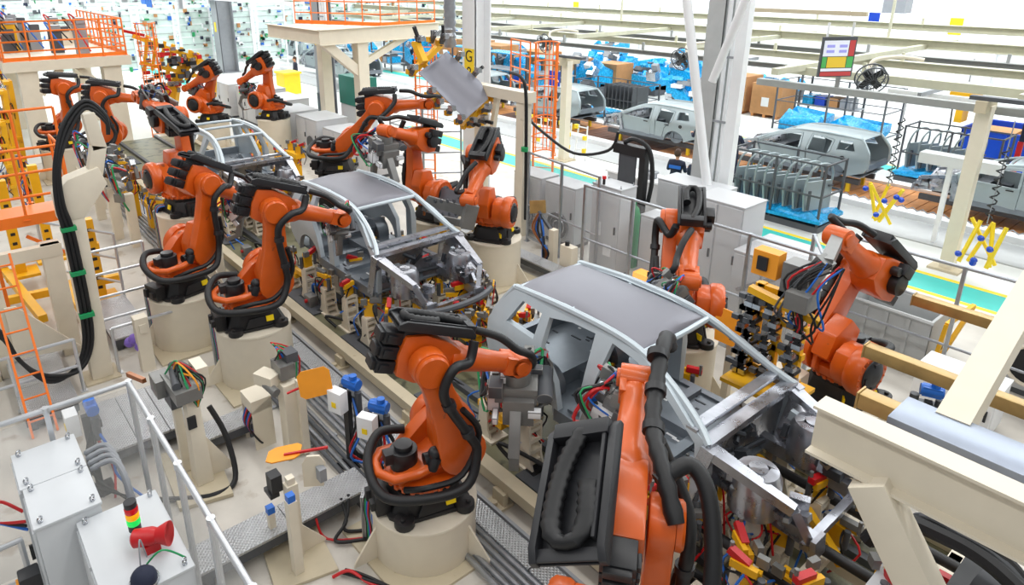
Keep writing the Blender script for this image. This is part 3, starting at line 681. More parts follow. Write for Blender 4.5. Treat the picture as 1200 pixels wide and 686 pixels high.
g = 'cream base rails at lower right'
for i, (y, z) in enumerate(((4.85, .45), (5.5, .5), (6.15, .5), (6.9, .45))):
    solo(MB().bx((-2.6, y-.05, z-.06), (3, y+.05, z+.06)), 'base_rail', 'cream base rail along the lower right fixtures, %s from viewer' % ORD[i], 'rail', 'cream', g)
rr = random.Random(12)
for i in range(12):
    x = -3.3+.42*i+rr.uniform(-.1, .1); y = (4.75, 5.05, 5.5)[i % 3]; h = rr.uniform(.55, .85)
    t = thing('clamp_post', 'cream slotted post with red or yellow clamp beside the nearest body nose, %s from its door' % ORD[i], 'fixture', (x, y, .3), 0, 'clamp posts at the nose')
    t['label'] = 'cream slotted clamp post by the nearest body nose, %s along' % ORD[i]
    child(RS[.64], 'riser', t, Matrix.Rotation(.3*(i % 2), 4, 'Z') @ Matrix.Diagonal((.9, .9, h/.64, 1)))
    child(cm[(i*2+1) % 4], 'clamp', t, Matrix.Translation((0, 0, h)) @ Matrix.Rotation(i*1.1, 4, 'Z'))
    MB().box((x, y+.14, .3+h*.8), (.12, .1, .3)).build('bracket', 'yellow', t)
    m = MB()
    for j in range(4):
        m.use(('red', 'black_rubber', 'red', 'black_rubber')[j]).hose([(x, y, .3+h), (x+rr.uniform(-.3, .3), y-.2, .4+h*.8), (x+rr.uniform(-.2, .3), y-.15, .7), (x+rr.uniform(-.2, .2), y, .4)], .011, 5, 5)
    m.build('cables', None, t)
# ------------------------------------------------------------------ generic steelwork
def guard_rail(name, label, path, z0, h, mn='guard_orange', n=2, sp=1.0, r=.022, toe=False, group=None, cat='guard rail'):
    t = thing(name, label, cat, (path[0][0], path[0][1], z0), 0, group)
    for i in range(1, n+1):
        z = z0+h*i/n
        MB().tube([(x, y, z) for x, y in path], r, 8).build('rail', mn, t)
    for (xa, ya), (xb, yb) in zip(path, path[1:]):
        L = math.hypot(xb-xa, yb-ya); k = max(1, round(L/sp))
        for j in range(k+1):
            if j == k and (xb, yb) != path[-1]: continue
            x = xa+(xb-xa)*j/k; y = ya+(yb-ya)*j/k
            m = MB(); m.tube([(x, y, z0), (x, y, z0+h)], r, 8); m.bx((x-.05, y-.05, z0), (x+.05, y+.05, z0+.012)); m.build('post', mn, t)
    if toe:
        m = MB()
        for (xa, ya), (xb, yb) in zip(path, path[1:]): m.bar((xa, ya, z0+.07), (xb, yb, z0+.07), .015, .13)
        m.build('toe_board', mn, t)
    return t
def ladder(name, label, x, y, z0, z1, ax=(1, 0), cage=True, lean=0, mn='guard_orange', wd=.45, cd=(0, 1)):
    t = thing(name, label, 'ladder', (x, y, z0)); ax = V((ax[0], ax[1], 0)); cv = V((cd[0], cd[1], 0)); P = lambda a, z: V((x, y, 0))+ax*a+cv*(-lean*(z-z0))+V((0, 0, z))
    for s in (-1, 1): MB().bar(P(s*wd/2, z0), P(s*wd/2, z1), .03, .06).build('stringer', mn, t)
    k = int((z1-z0)/.28)
    for i in range(k): z = z0+.2+i*.28; MB().cyl(P(-wd/2, z), P(wd/2, z), .014, n=6).build('rung', mn, t)
    if cage:
        zs = [z0+1.4+i*.5 for i in range(int((z1-z0-1.4)/.5)+1)]
        for z in zs: MB().tube([P(wd/2*1.2*math.cos(a), z)+cv*(.62*math.sin(a)) for a in [PI*i/10 for i in range(11)]], .02, 6).build('hoop', mn, t)
        for i in (2, 4, 5, 6, 8):
            a = PI*i/10; MB().tube([P(wd/2*1.2*math.cos(a), z)+cv*(.62*math.sin(a)) for z in (zs[0], zs[-1])], .014, 6).build('cage_bar', mn, t)
    return t
def fence(name, label, path, h, mn='rail_steel', panel='clear_panel', sp=.8, mid=(.5,), group=None, r=.022, cat='fence', skip=()):
    t = thing(name, label, cat, (path[0][0], path[0][1], 0), 0, group); c = 0
    for (xa, ya), (xb, yb) in zip(path, path[1:]):
        MB().tube([(xa, ya, h), (xb, yb, h)], r*1.25, 10).build('top_rail', mn, t)
        for q in mid: MB().tube([(xa, ya, h*q), (xb, yb, h*q)], r, 8).build('mid_rail', mn, t)
        MB().bar((xa, ya, .12), (xb, yb, .12), .04, .05).build('bottom_rail', mn, t)
        L = math.hypot(xb-xa, yb-ya); k = max(1, round(L/sp)); d = V((xb-xa, yb-ya, 0)).normalized()
        for j in range(k+1):
            if j == k and (xb, yb) != path[-1]: continue
            x = xa+(xb-xa)*j/k; y = ya+(yb-ya)*j/k
            m = MB(); m.bx((x-.025, y-.025, 0), (x+.025, y+.025, h)); m.box((x, y, .006), (.12, .12, .012)); m.cyl((x, y, h-.04), (x, y, h+.025), .036, n=10); m.build('post', mn, t)
            if j < k and panel and c not in skip:
                x2 = xa+(xb-xa)*(j+1)/k; y2 = ya+(yb-ya)*(j+1)/k
                MB().bar(V((x, y, h*.54))+d*.03, V((x2, y2, h*.54))-d*.03, .006, h*.86).build('panel', panel, t)
            c += 1
    return t
def hoses(name, label, runs, cat='cable', group=None):
    t = thing(name, label, cat, runs[0][0][0], 0, group)
    for pts, r, mn in runs: MB().hose(pts, r, 8, 6).build('cable', mn, t)
    return t
# ------------------------------------------------------------------ end effectors
root, tm, A3, A2 = ROB['R8']                                          # panel gripper
W[root] = Matrix.Translation(root.location) @ Matrix.Rotation(root.rotation_euler.z, 4, 'Z')
rt = V((.635, .773, 0)); tc_ = V((.773, -.635, 0)); up_ = V((0, 0, 1))
c = V((-13.0, 10.0, 3.62)); ex = (rt*.72-up_*.66+tc_*.1).normalized(); ey = (rt*.38+up_*.62-tc_*.7); ey = (ey-ex*ey.dot(ex)).normalized(); ez = ex.cross(ey)
if ez.dot(tc_) < 0: ez = -ez
Pt = lambda a, b, d=0: c+ex*a+ey*b+ez*d
def rootpart(m, name, mats=None, label=None): return m.build(name, mats, root, label=label)
wq = (W[root] @ A3) @ V((1.2, 0, 0))
m = MB(); m.bar(wq, Pt(-.1, -.1, -.3), .14, .14); m.bar(Pt(-1.1, 0, -.3), Pt(.9, 0, -.3), .11, .11); m.bar(Pt(-.95, -.5, -.28), Pt(-.95, .75, -.28), .13, .13); m.bar(Pt(.8, -.6, -.28), Pt(.8, .6, -.28), .11, .11); m.bar(Pt(-.1, -.7, -.28), Pt(-.1, .7, -.28), .11, .11)
m.bar(Pt(-1.35, .15, -.1), Pt(-.9, -.1, -.1), .16, .16)
gf = rootpart(m, 'gripper_frame', 'yellow', 'yellow gripper frame')
for i, (a, b) in enumerate(((-.95, .72), (-.95, -.5), (-.4, .66), (.15, .66), (.85, .6), (.9, .1), (.85, -.45), (.3, -.62), (-.3, -.62), (-1.3, .2), (-1.15, .6), (.6, -.62), (1.0, -.2), (.0, -.7))):
    m = MB(); m.use('dark_grey').bar(Pt(a, b, -.25), Pt(a*1.05, b*1.05, .12), .1, .1); m.cyl(Pt(a, b, -.1), Pt(a*1.12, b*1.15, .02), .06, n=10); m.use('steel').box(Pt(a*1.02, b*1.05, .1), (.16, .12, .12)); m.use('yellow').box(Pt(a*1.05, b, -.2), (.14, .14, .12))
    if i % 3 == 0: m.use('black_cast').bar(Pt(a*1.1, b*1.1, .05), Pt(a*1.25, b*1.2, .2), .07, .07)
    m.build('clamp', None, gf)
m = MB(); m.sheet([(-.82, -.5), (.72, -.55), (.8, .3), (.4, .58), (-.7, .52)], [], lambda u, v: (Pt(u, v, .06*(u*u)+.04*math.sin(v*6)-.02), ez), .12, .015)
solo(m, 'door_panel', 'grey pressed door panel held up in the yellow gripper', 'car panel', 'roof_steel', loc=tuple(c))
root, tm, A3, A2 = ROB['R12']                                         # yellow frame gripper at right
W[root] = Matrix.Translation(root.location) @ Matrix.Rotation(root.rotation_euler.z, 4, 'Z')
wq = (W[root] @ A3) @ V((1.2, 0, 0)); g0 = 0
m = MB(); m.bar(wq, (-2.85, 7.2, 3.15), .13, .13); m.bar((-2.85, 7.2, 3.2), (-3.15, 7.25, 2.6), .16, .16); m.box((-3.1, 7.2, 2.9), (.3, .25, .35)); m.box((-2.95, 7.0, 2.75), (.25, .3, .2)); rootpart(m, 'gripper_neck', 'gun_grey')
m = MB(); m.box((-3.45, 7.15, 2.98), (.3, .18, .3)); bx_ = rootpart(m, 'control_box', 'flap_orange', 'orange control box'); MB().box((-3.47, 7.05, 2.99), (.12, .04, .16)).build('display', 'black_plastic', bx_)
m = MB()
for x in (-3.55, -3.3, -3.02): m.bar((x, 7.3, 2.65), (x, 7.3, 1.5), .09, .08)
for z in (2.6, 2.25, 1.9, 1.55): m.bar((-3.62, 7.3, z), (-2.95, 7.3, z), .09, .08)
m.box((-3.25, 7.15, 1.46), (.85, .65, .05)); m.bar((-3.55, 7.24, 2.6), (-3.02, 7.24, 1.6), .06, .06); m.bar((-3.6, 7.1, 2.62), (-2.75, 7.1, 2.5), .1, .08)
gf = rootpart(m, 'gripper_frame', 'yellow', 'yellow lattice gripper frame')
rr = random.Random(4)
for i in range(28):
    x = (-3.55, -3.3, -3.02, -3.62)[i % 4]+rr.uniform(-.06, .06); z = 1.6+.15*(i//4)
    m = MB(); m.use('black_cast').cyl((x, 7.1, z), (x, 7.26, z), .04, n=10); m.use('steel').box((x+.04, 7.08, z-.06), (.1, .1, .06)); m.use('dark_grey').box((x-.07, 7.1, z), (.08, .06, .06)); m.build('clamp', None, gf)
m = MB()
for i in range(14):
    m.use(('black_rubber', 'black_rubber', 'blue', 'black_rubber', 'red', 'dark_grey')[i % 6]); x = -3.1+.3*rr.random(); m.hose([(x+.2, 7.1, 3.2), (x+rr.uniform(-.2, .2), 7.0, 2.9), (x+rr.uniform(-.2, .2), 7.0, 2.5), (x, 7.15, 2.1+.4*rr.random())], .013, 6, 5)
m.build('cable_bundle', None, root)
root, tm, A3, A2 = ROB['R10']                                         # long flat gun
W[root] = Matrix.Translation(root.location) @ Matrix.Rotation(root.rotation_euler.z, 4, 'Z')
wq = (W[root] @ A3) @ V((1.2, 0, 0)); d = V((-1, -.18, -.22)).normalized()
m = MB(); m.use('gun_grey').bar(wq+V((.1, 0, -.05)), wq+V((.05, -.1, -.5)), .2, .24); m.bar(wq+V((.1, -.05, -.2)), wq+d*1.05, .05, .2); m.bar(wq+V((.1, -.1, -.42)), wq+d*.9+V((0, 0, -.35)), .05, .14)
m.bar(wq+d*1.02+V((0, 0, .04)), wq+d*1.18+V((0, 0, -.2)), .05, .12); g_ = m.build('weld_gun', None, root, label='long flat grey welding gun')
m = MB(); m.use('copper').cyl(wq+d*1.18+V((0, 0, -.18)), wq+d*1.2+V((0, 0, -.3)), .025, n=8); m.build('electrode', None, g_)
m = MB(); m.use('dark_grey')
for i in range(5):
    q = wq+d*(.15+.17*i); m.cyl(q+V((0, -.04, .0)), q+V((0, -.06, .0)), .04, n=10); m.cyl(q+V((.05, -.04, -.25)), q+V((.05, -.06, -.25)), .035, n=8)
m.build('bolts', None, g_, kind='stuff')
# ------------------------------------------------------------------ left foreground: cabinets and glazed fence
def cabinet(name, label, x0, y0, x1, y1, z, mn='cabinet_white', doors=2, side='x', handle=True, lift=True, group=None, base=.1):
    t = thing(name, label, 'cabinet', ((x0+x1)/2, (y0+y1)/2, 0), 0, group)
    MB().bx((x0+.03, y0+.03, 0), (x1-.03, y1-.03, base)).build('plinth', 'dark_grey', t)
    MB().bx((x0, y0, base), (x1, y1, z-.03)).build('body', mn, t, bevel=.008); MB().bx((x0-.012, y0-.012, z-.03), (x1+.012, y1+.012, z)).build('top_cover', mn, t, bevel=.008)
    for i in range(doors):
        a, b = i/doors, (i+1)/doors
        if side == 'x': q = MB().bx((x0+(x1-x0)*a+.02, y0-.025, base+.04), (x0+(x1-x0)*b-.02, y0, z-.06)); hq = (x0+(x1-x0)*b-.08, y0-.04)
        else: q = MB().bx((x1, y0+(y1-y0)*a+.02, base+.04), (x1+.025, y0+(y1-y0)*b-.02, z-.06)); hq = (x1+.04, y0+(y1-y0)*b-.08)
        dd = q.build('door', mn, t, bevel=.006)
        if handle: MB().box((hq[0], hq[1], z*.55), (.03, .03, .16)).build('handle', 'black_plastic', dd)
    if lift:
        for x in (x0+.05, x1-.05):
            for y in (y0+.05, y1-.05): m = MB(); m.ring((x, y, z+.035), (1, 1, 0), .025, .008, 12, 6); m.cyl((x, y, z), (x, y, z+.012), .02, n=8); m.build('lifting_eye', 'steel', t)
    return t
cabinet('electrical_cabinet', 'white cabinet furthest into the glazed corner, lower flat top with lifting eyes', -7.08, -.02, -6.49, .5, 1.7, doors=1)
cabinet('electrical_cabinet', 'white cabinet in the middle of the three inside the glazed fence', -6.46, -.0, -5.87, .5, 1.7, doors=1)
cab = cabinet('electrical_cabinet', 'large white cabinet that carries the red siren and signal tower', -5.84, .3, -4.75, .93, 1.6, doors=2)
MB().bx((-4.75, .62, .9), (-4.735, .85, 1.35)).build('vent_grille', 'grey', cab)
t = thing('signal_tower', 'red amber green signal tower lamp on the white cabinet', 'signal light', (-5.38, .66, 1.6))
MB().cyl((-5.38, .66, 1.6), (-5.38, .66, 1.68), .03, n=14).build('stem', 'black_plastic', t); MB().cyl((-5.38, .66, 1.66), (-5.38, .66, 1.72), .05, n=18).build('base', 'black_plastic', t)
for i, nm in enumerate(('lamp_green', 'lamp_amber', 'lamp_red')): MB().lathe([(.05, 1.72+i*.06), (.054, 1.73+i*.06), (.054, 1.77+i*.06), (.05, 1.779+i*.06)], (-5.38, .66, 0)).build('lens', nm, t, label=nm[5:]+' lens')
MB().cyl((-5.38, .66, 1.9), (-5.38, .66, 1.95), .05, n=18).build('cap', 'black_plastic', t)
t = thing('siren_horn', 'red siren horn lying on top of the white cabinet', 'siren', (-5.12, .72, 1.6))
MB().bx((-5.16, .66, 1.6), (-5.08, .78, 1.68)).build('bracket', 'red', t)
MB().lathe([(.05, -.02), (.075, 0), (.075, .14), (.06, .18), (.095, .26), (.1, .28), (.085, .28), (.05, .2)], (-5.2, .62, 1.72), (.55, .84, .1), 22).build('body', 'red', t)
MB().cyl(V((-5.2, .62, 1.72))+V((.55, .84, .1)).normalized()*.2, V((-5.2, .62, 1.72))+V((.55, .84, .1)).normalized()*.275, .035, n=14).build('diaphragm', 'black_plastic', t)
t = thing('beacon_lamp', 'dark blue domed beacon at the near corner of the white cabinet', 'beacon', (-4.82, .58, 1.6)); MB().sph((-4.82, .58, 1.64), .1, 16, 8).build('dome', 'navy', t); MB().cyl((-4.82, .58, 1.6), (-4.82, .58, 1.63), .11, n=18).build('base', 'steel', t)
hoses('antenna_cable', 'green and grey cables beside the beacon on the cabinet', [([(-4.95, .6, 1.61), (-4.9, .75, 1.75), (-4.85, .9, 1.62)], .008, 'green'), ([(-5.05, .66, 1.62), (-4.95, .62, 1.9), (-4.88, .58, 1.7)], .006, 'grey')])
fence('glazed_fence', 'polished steel tube fence with clear panes around the white cabinets', [(-7.2, -1.2), (-7.2, 1.1), (-3.85, 1.1), (-3.75, .2)], 2.0, sp=.82, mid=(.08,))
t = thing('side_rail', 'short steel guard rail crossing in front of the white cabinets', 'guard rail', (-6.1, -.6, 0))
for z in (.95, 1.4): MB().tube([(-6.2, -1.2, z), (-6.2, -.1, z)], .025, 8).build('rail', 'rail_steel', t)
for y in (-.9, -.12): MB().tube([(-6.2, y, 0), (-6.2, y, 1.4)], .025, 8).build('post', 'rail_steel', t)
t = thing('flex_conduit', 'grey flexible conduits behind the middle white cabinet', 'conduit', (-6.5, .7, 1.3))
for i in range(4): MB().ribbed([(-6.9+.1*i, .55, 1.55), (-6.8+.1*i, .75, 1.6), (-6.5+.08*i, .8, 1.3), (-6.4+.05*i, .8, .4)], .03, 8, .03).build('conduit', 'grey', t)
hoses('cable_loom', 'red and blue cables at the left side of the white cabinets', [([(-7.4, -.4, .3), (-7.3, -.25, 1.0), (-7.15, -.2, 1.2), (-7.0, -.05, 1.1)], .016, c) if i == 0 else ([(-7.5+.05*i, -.5, .3), (-7.3+.04*i, -.35, .9+.05*i), (-7.1, -.25, 1.0), (-6.9, -.05, .9+.05*i)], .016, c) for i, c in enumerate(('red', 'blue', 'black_rubber', 'red'))])
t = thing('isolator_box', 'black isolator switch with orange mark on the cabinet side', 'switch', (-5.9, -.12, 1.1)); MB().box((-5.95, -.12, 1.1), (.16, .16, .3)).build('body', 'black_plastic', t, bevel=.02); MB().box((-5.95, -.21, 1.15), (.08, .02, .08)).build('knob', 'flap_orange', t)
# valve stand behind the glass
def device_stand(label, x, y, z, rz=0, box=True, group='white boxes with blue valves'):
    t = thing('valve_stand', label, 'control box', (x, y, 0), rz, group)
    m = MB(); m.bx((-.15, -.15, 0), (.15, .15, .02)); m.bx((-.04, -.04, .02), (.04, .04, z)); m.build('post', 'black_cast', t, world=False)
    if box:
        b = MB().box((-.02, -.14, z-.05), (.22, .14, .3)).build('box', 'white', t, world=False, bevel=.008); MB().box((-.02, -.215, z-.08), (.07, .008, .07)).build('warning_label', 'label_yellow', b, world=False)
    v = MB().box((.02, .08, z+.1), (.2, .12, .12)).cyl((-.1, .08, z+.1), (.14, .08, z+.1), .07, n=14).cyl((.05, .08, z+.1), (.05, .08, z+.22), .05, n=12).build('valve', 'blue', t, world=False)
    m = MB().cyl((-.14, .08, z+.02), (-.14, .08, z-.25), .05, n=12).cyl((.12, .08, z), (.12, .08, z-.3), .045, n=12).box((0, .1, z-.12), (.2, .1, .1)); m.build('filter', 'dark_grey', t, world=False)
    m = MB(); rr = random.Random(int(x*7))
    for i in range(5): m.use(('black_rubber', 'red', 'black_rubber', 'black_rubber', 'blue')[i]).hose([(.05, .05, z-.1), (.12+.04*i, rr.uniform(-.1, .2), z*.6), (.05*i, rr.uniform(-.2, .2), .25), (.2+.1*i, .1*i, .03)], .016, 6, 5)
    m.build('cables', None, t, world=False)
    return t
device_stand('blue valve with white box on black post behind the glazed fence', -8.35, .75, 1.1)
device_stand('white box with yellow warning label and blue valve between the two nearest drums', -6.79, 3.42, 1.1, .3)
device_stand('white box with blue valve tight beside the foreground robot drum', -6.25, 3.5, 1.0, .5)
device_stand('blue valve on black post behind the right foreground girder', -1.95, 8.55, 1.3, .4, box=False)
# gun dock stands
t = thing('gun_dock', 'cream twin post stand with tangled grey green tooling on top', 'stand', (-8.35, 1.85, 0))
m = MB(); m.prism([(-8.95, 1.55), (-7.75, 1.45), (-7.6, 2.05), (-8.75, 2.2)], (0, 0, 0), (1, 0, 0), (0, 1, 0), (0, 0, .05)); m.build('foot_plate', 'cream_dark', t, bevel=.01)
m = MB().bar((-8.1, 1.85, .05), (-8.1, 1.85, 1.15), .2, .26, w2=.15, h2=.18); m.build('post', 'cream', t, bevel=.01); MB().box((-7.98, 1.8, .85), (.03, .1, .14)).build('socket', 'black_plastic', t)
MB().bar((-8.4, 1.75, .05), (-8.42, 1.75, 1.0), .1, .1).build('post', 'cream', t); MB().prism([(.1, 0), (.4, 0), (.1, .5)], (-8.1, 1.86, .05), (0, 1, 0), (0, 0, 1), (.02, 0, 0)).build('gusset', 'cream', t)
m = MB(); m.use('gun_grey').box((-8.2, 1.8, 1.2), (.6, .3, .14)).box((-8.5, 1.65, 1.15), (.3, .2, .2)); m.use('dark_grey').box((-8.35, 1.75, 1.05), (.3, .2, .2)).cyl((-8.0, 1.7, 1.3), (-8.5, 1.8, 1.32), .05, n=10).cyl((-8.3, 1.95, 1.3), (-8.7, 1.95, 1.2), .04, n=10)
m.use('cream').box((-8.3, 2.05, 1.25), (.3, .14, .2)); m.use('copper').bar((-8.7, 1.5, 1.15), (-9.1, 1.4, 1.1), .05, .05); m.use('green').box((-8.42, 1.6, 1.18), (.12, .1, .1)); m.build('tooling', None, t)
m = MB(); rr = random.Random(2)
for i in range(12): m.use(('green', 'black_rubber', 'flap_orange', 'red', 'black_rubber')[i % 5]).hose([(-8.6+.5*rr.random(), 1.65+.3*rr.random(), 1.28), (-8.4+.3*rr.random(), 1.8, 1.38+.1*rr.random()), (-8.1+.2*rr.random(), 1.75+.3*rr.random(), 1.3), (-8.0, 1.9, 1.0)], .011, 5, 5)
m.build('cables', None, t)
t.location.x += .42; t.location.y -= .06; t.scale = (1, 1, 1.16)
hoses('floor_cable', 'thick black cable looping on the floor beside the twin post stand', [([(-7.9, 2.05, .9), (-7.7, 2.15, .5), (-7.4, 2.1, .06), (-7.3, 1.8, .05), (-7.5, 1.45, .05), (-7.7, 1.2, .04)], .035, 'black_rubber')])
t = thing('tip_dresser', 'cream column with upright orange flap and red stick between the drums', 'stand', (-7.5, 2.95, 0))
m = MB().bx((-7.65, 2.8, .0), (-7.35, 3.1, .03)); m.build('foot_plate', 'cream_dark', t); MB().bar((-7.5, 2.95, .03), (-7.5, 2.95, 1.1), .22, .22).build('post', 'cream', t, bevel=.01); MB().bar((-7.35, 3.05, .03), (-7.35, 3.05, 1.15), .09, .09).build('post', 'cream', t)
m = MB(); m.use('cream').box((-7.65, 2.75, 1.15), (.3, .2, .16), Matrix.Rotation(.4, 3, 'Z')); m.use('gun_grey').box((-7.6, 2.95, 1.25), (.3, .2, .2)); m.cyl((-7.7, 2.7, 1.1), (-7.4, 2.75, 1.05), .06, n=12); m.use('dark_grey').box((-7.6, 3.05, 1.4), (.2, .16, .14)); m.build('dresser_head', None, t)
m = MB(); c0 = V((-6.95, 3.08, 1.3)); ex = V((.35, .8, .1)).normalized(); ey = V((-.25, 0, 1)).normalized()
m.prism([(-.2, -.13), (-.14, -.18), (.14, -.18), (.2, -.12), (.2, .12), (.14, .18), (-.14, .18), (-.2, .13)], c0, ex, ey, ex.cross(ey)*.015); fl = m.build('flap', 'flap_orange', t, label='bright orange flap'); MB().bar(c0-ex*.35-ey*.05, c0+ex*.02+ey*.02, .025, .02).build('stick', 'red', fl)
m = MB()
for i in range(7): m.use(('black_rubber', 'green', 'red', 'blue')[i % 4]).hose([(-7.6, 2.85+.04*i, 1.4), (-7.5-.05*i, 2.9, 1.55), (-7.75, 2.95+.05*i, 1.2), (-7.6-.03*i, 3.0, .2)], .012, 5, 5)
m.build('cables', None, t)
t = thing('switch_box', 'cream cut out box frame with blue and red cables at the second drum foot', 'frame', (-8.0, 2.65, 0))
m = MB()
for x in (-8.2, -7.85): m.prism([(0, 0), (.28, 0), (.28, .75), (.0, .6)], (x, 2.55, 0), (0, 1, 0), (0, 0, 1), (.02, 0, 0))
m.bx((-8.2, 2.55, .58), (-7.83, 2.83, .76)); m.build('frame', 'cream', t)
m = MB()
for i in range(6): m.use(('blue', 'red', 'black_rubber')[i % 3]).hose([(-8.1+.05*i, 2.6, .6), (-8.05+.04*i, 2.5, .4), (-8.1+.06*i, 2.6, .15), (-7.9, 2.7, .02)], .014, 5, 4)
m.build('cables', None, t)
t = thing('sensor_stand', 'cream triple post stand with flat orange flap and black sensor head', 'stand', (-5.9, 2.15, 0))
m = MB(); m.prism([(-6.3, 1.95), (-5.5, 1.8), (-5.35, 2.45), (-6.1, 2.55)], (0, 0, 0), (1, 0, 0), (0, 1, 0), (0, 0, .04)); m.build('foot_plate', 'cream_dark', t, bevel=.01)
for x, y, z, w_ in ((-6.1, 2.05, .5, .07), (-5.6, 2.1, .98, .1), (-5.82, 2.2, 1.0, .12)):
    q = MB().bar((x, y, .04), (x, y, z), w_, w_).build('post', 'cream', t); MB().box((x, y, z+.04), (.08, .08, .08)).build('sensor', 'blue' if z != 1.0 else 'cream', q)
MB().prism([(.05, 0), (.35, 0), (.05, .4)], (-5.82, 2.2, .04), (0, 1, 0), (0, 0, 1), (.02, 0, 0)).build('gusset', 'cream', t)
m = MB(); m.box((-5.95, 2.08, 1.0), (.14, .12, .2)); m.box((-5.98, 2.05, .86), (.18, .1, .05)); m.build('sensor_head', 'black_plastic', t)
m = MB(); m.prism([(-.2, -.1), (-.12, -.16), (.14, -.16), (.2, -.1), (.2, .1), (.14, .16), (-.12, .16), (-.2, .1)], (-6.3, 2.35, 1.0), (.5, .8, .15), (-.8, .5, -.1), (0, 0, .015)); fl = m.build('flap', 'flap_orange', t, label='pale orange flap'); MB().bar((-6.25, 2.33, 1.03), (-5.95, 2.72, 1.12), .025, .025).build('stick', 'red', fl)
MB().prism([(0, 0), (.22, 0), (.26, .3), (.2, .4), (.06, .4), (0, .3)], (-5.95, 2.4, .75), (.55, .8, 0), (0, 0, 1), (-.02, .015, 0)).build('bracket', 'cream', t); MB().box((-5.8, 2.55, .95), (.1, .08, .16)).build('junction_box', 'grey', t)
hoses('cable_loom', 'black and red cables hanging from the checker plate bridge by the drum', [([(-6.0, 2.95, .3), (-5.85, 2.85, .2), (-5.75, 2.75, .08), (-5.6, 3.0, .05), (-5.5, 3.1, .1)], .02, 'black_rubber'), ([(-6.0, 2.85, .3), (-5.8, 2.8, .15), (-5.7, 2.6, .05), (-5.5, 2.9, .05)], .02, 'black_rubber'), ([(-5.95, 2.5, .25), (-5.8, 2.55, .04), (-5.5, 2.95, .04)], .014, 'red')])
hoses('cable_loom', 'red and black cables on the floor at the bottom edge beside the drum', [([(-5.3, 2.35, .03), (-5.2, 2.5, .1), (-5.0, 2.6, .04), (-4.8, 2.7, .04)], .018, c) if i == 0 else ([(-5.3, 2.4+.05*i, .03), (-5.1, 2.5+.05*i, .06), (-4.8, 2.75, .04)], .018, c) for i, c in enumerate(('red', 'black_rubber', 'black_rubber'))])
# cream post with the arch of black hoses
t = thing('hose_post', 'cream post with kinked top carrying a black hose arch, left of the robots', 'post', (-11.2, 1.34, 0))
MB().bar((-11.2, 1.36, .03), (-11.2, 1.4, 3.15), .3, .3).build('post', 'cream', t, bevel=.012); MB().bx((-11.45, 1.1, 0), (-10.95, 1.6, .03)).build('foot_plate', 'cream_dark', t)
MB().prism([(-.2, 2.7), (.13, 2.7), (.5, 3.15), (.42, 3.42), (.0, 3.3), (-.2, 3.1)], (-11.38, 1.42, 0), (0, 1, 0), (0, 0, 1), (.34, 0, 0)).build('knuckle', 'cream', t, bevel=.012)
MB().bar((-11.2, 1.8, 3.3), (-11.2, 1.92, 3.72), .2, .2).build('neck', 'cream', t, bevel=.01); MB().bar((-11.2, 1.92, 3.66), (-11.2, 1.86, 4.2), .2, .2, w2=.16).build('neck', 'cream', t, bevel=.01)
for i in range(3):
    o = i*.055
    MB().hose([(-11.2, 2.08, 3.85), (-11.2, 2.08, 4.15-o), (-11.2, 1.85, 4.38-o), (-11.1, 1.52+o*.5, 4.1-o), (-11.0, 1.3+o*.5, 3.55), (-10.97, 1.22+o*.7, 3.0), (-10.98, 1.24+o, 2.5), (-11.0, 1.24+o, 1.2), (-11.0, 1.15+o, .6), (-10.9, .9+o, .35), (-10.8, .6, .4+o), (-10.9, .35, .8), (-11, .2, 1.2+o), (-11.1, -.1, 1.35)], .03, 8, 6).build('hose', 'black_rubber', t)
for z in (2.6, 1.9, 1.2): MB().box((-10.98, 1.3, z), (.12, .2, .06)).build('clip', 'green', t)
# orange access platform and ladder at far left
t = thing('access_platform', 'orange access platform with toe plate at left edge, beside the hose post', 'platform', (-13, 1.0, 0))
MB().bx((-13.5, .4, 2.3), (-12.6, 1.6, 2.36)).build('deck', 'guard_orange', t); 
for a, b in (((-12.58, .4), (-12.58, 1.65)), ((-12.58, 1.65), (-13.5, 1.65))): MB().bar((a[0], a[1], 2.36), (b[0], b[1], 2.36), .02, .18).build('toe_board', 'guard_orange', t)
for x, y in ((-13.45, .45), (-13.45, 1.6), (-12.65, 1.6)): MB().bar((x, y, 0), (x, y, 2.3), .08, .08).build('leg', 'guard_orange', t)
MB().bar((-12.65, 1.6, 1.5), (-12.65, .9, 2.08), .05, .05).build('brace', 'guard_orange', t)
guard_rail('platform_rail', 'orange tube guard rail on the access platform beside the hose post', [(-12.6, .3), (-12.6, 1.6), (-13.5, 1.6)], 2.36, 1.15, n=3, sp=.6)
guard_rail('platform_rail', 'taller orange hoop rail behind the access platform', [(-13.6, .5), (-13.6, 1.75)], 2.36, 1.6, n=2, sp=.62)
ladder('access_ladder', 'orange ladder leaning down to the floor behind the glazed fence', -10.05, .4, 0, 2.3, (0, 1), False, .55, wd=.3, cd=(1, 0))
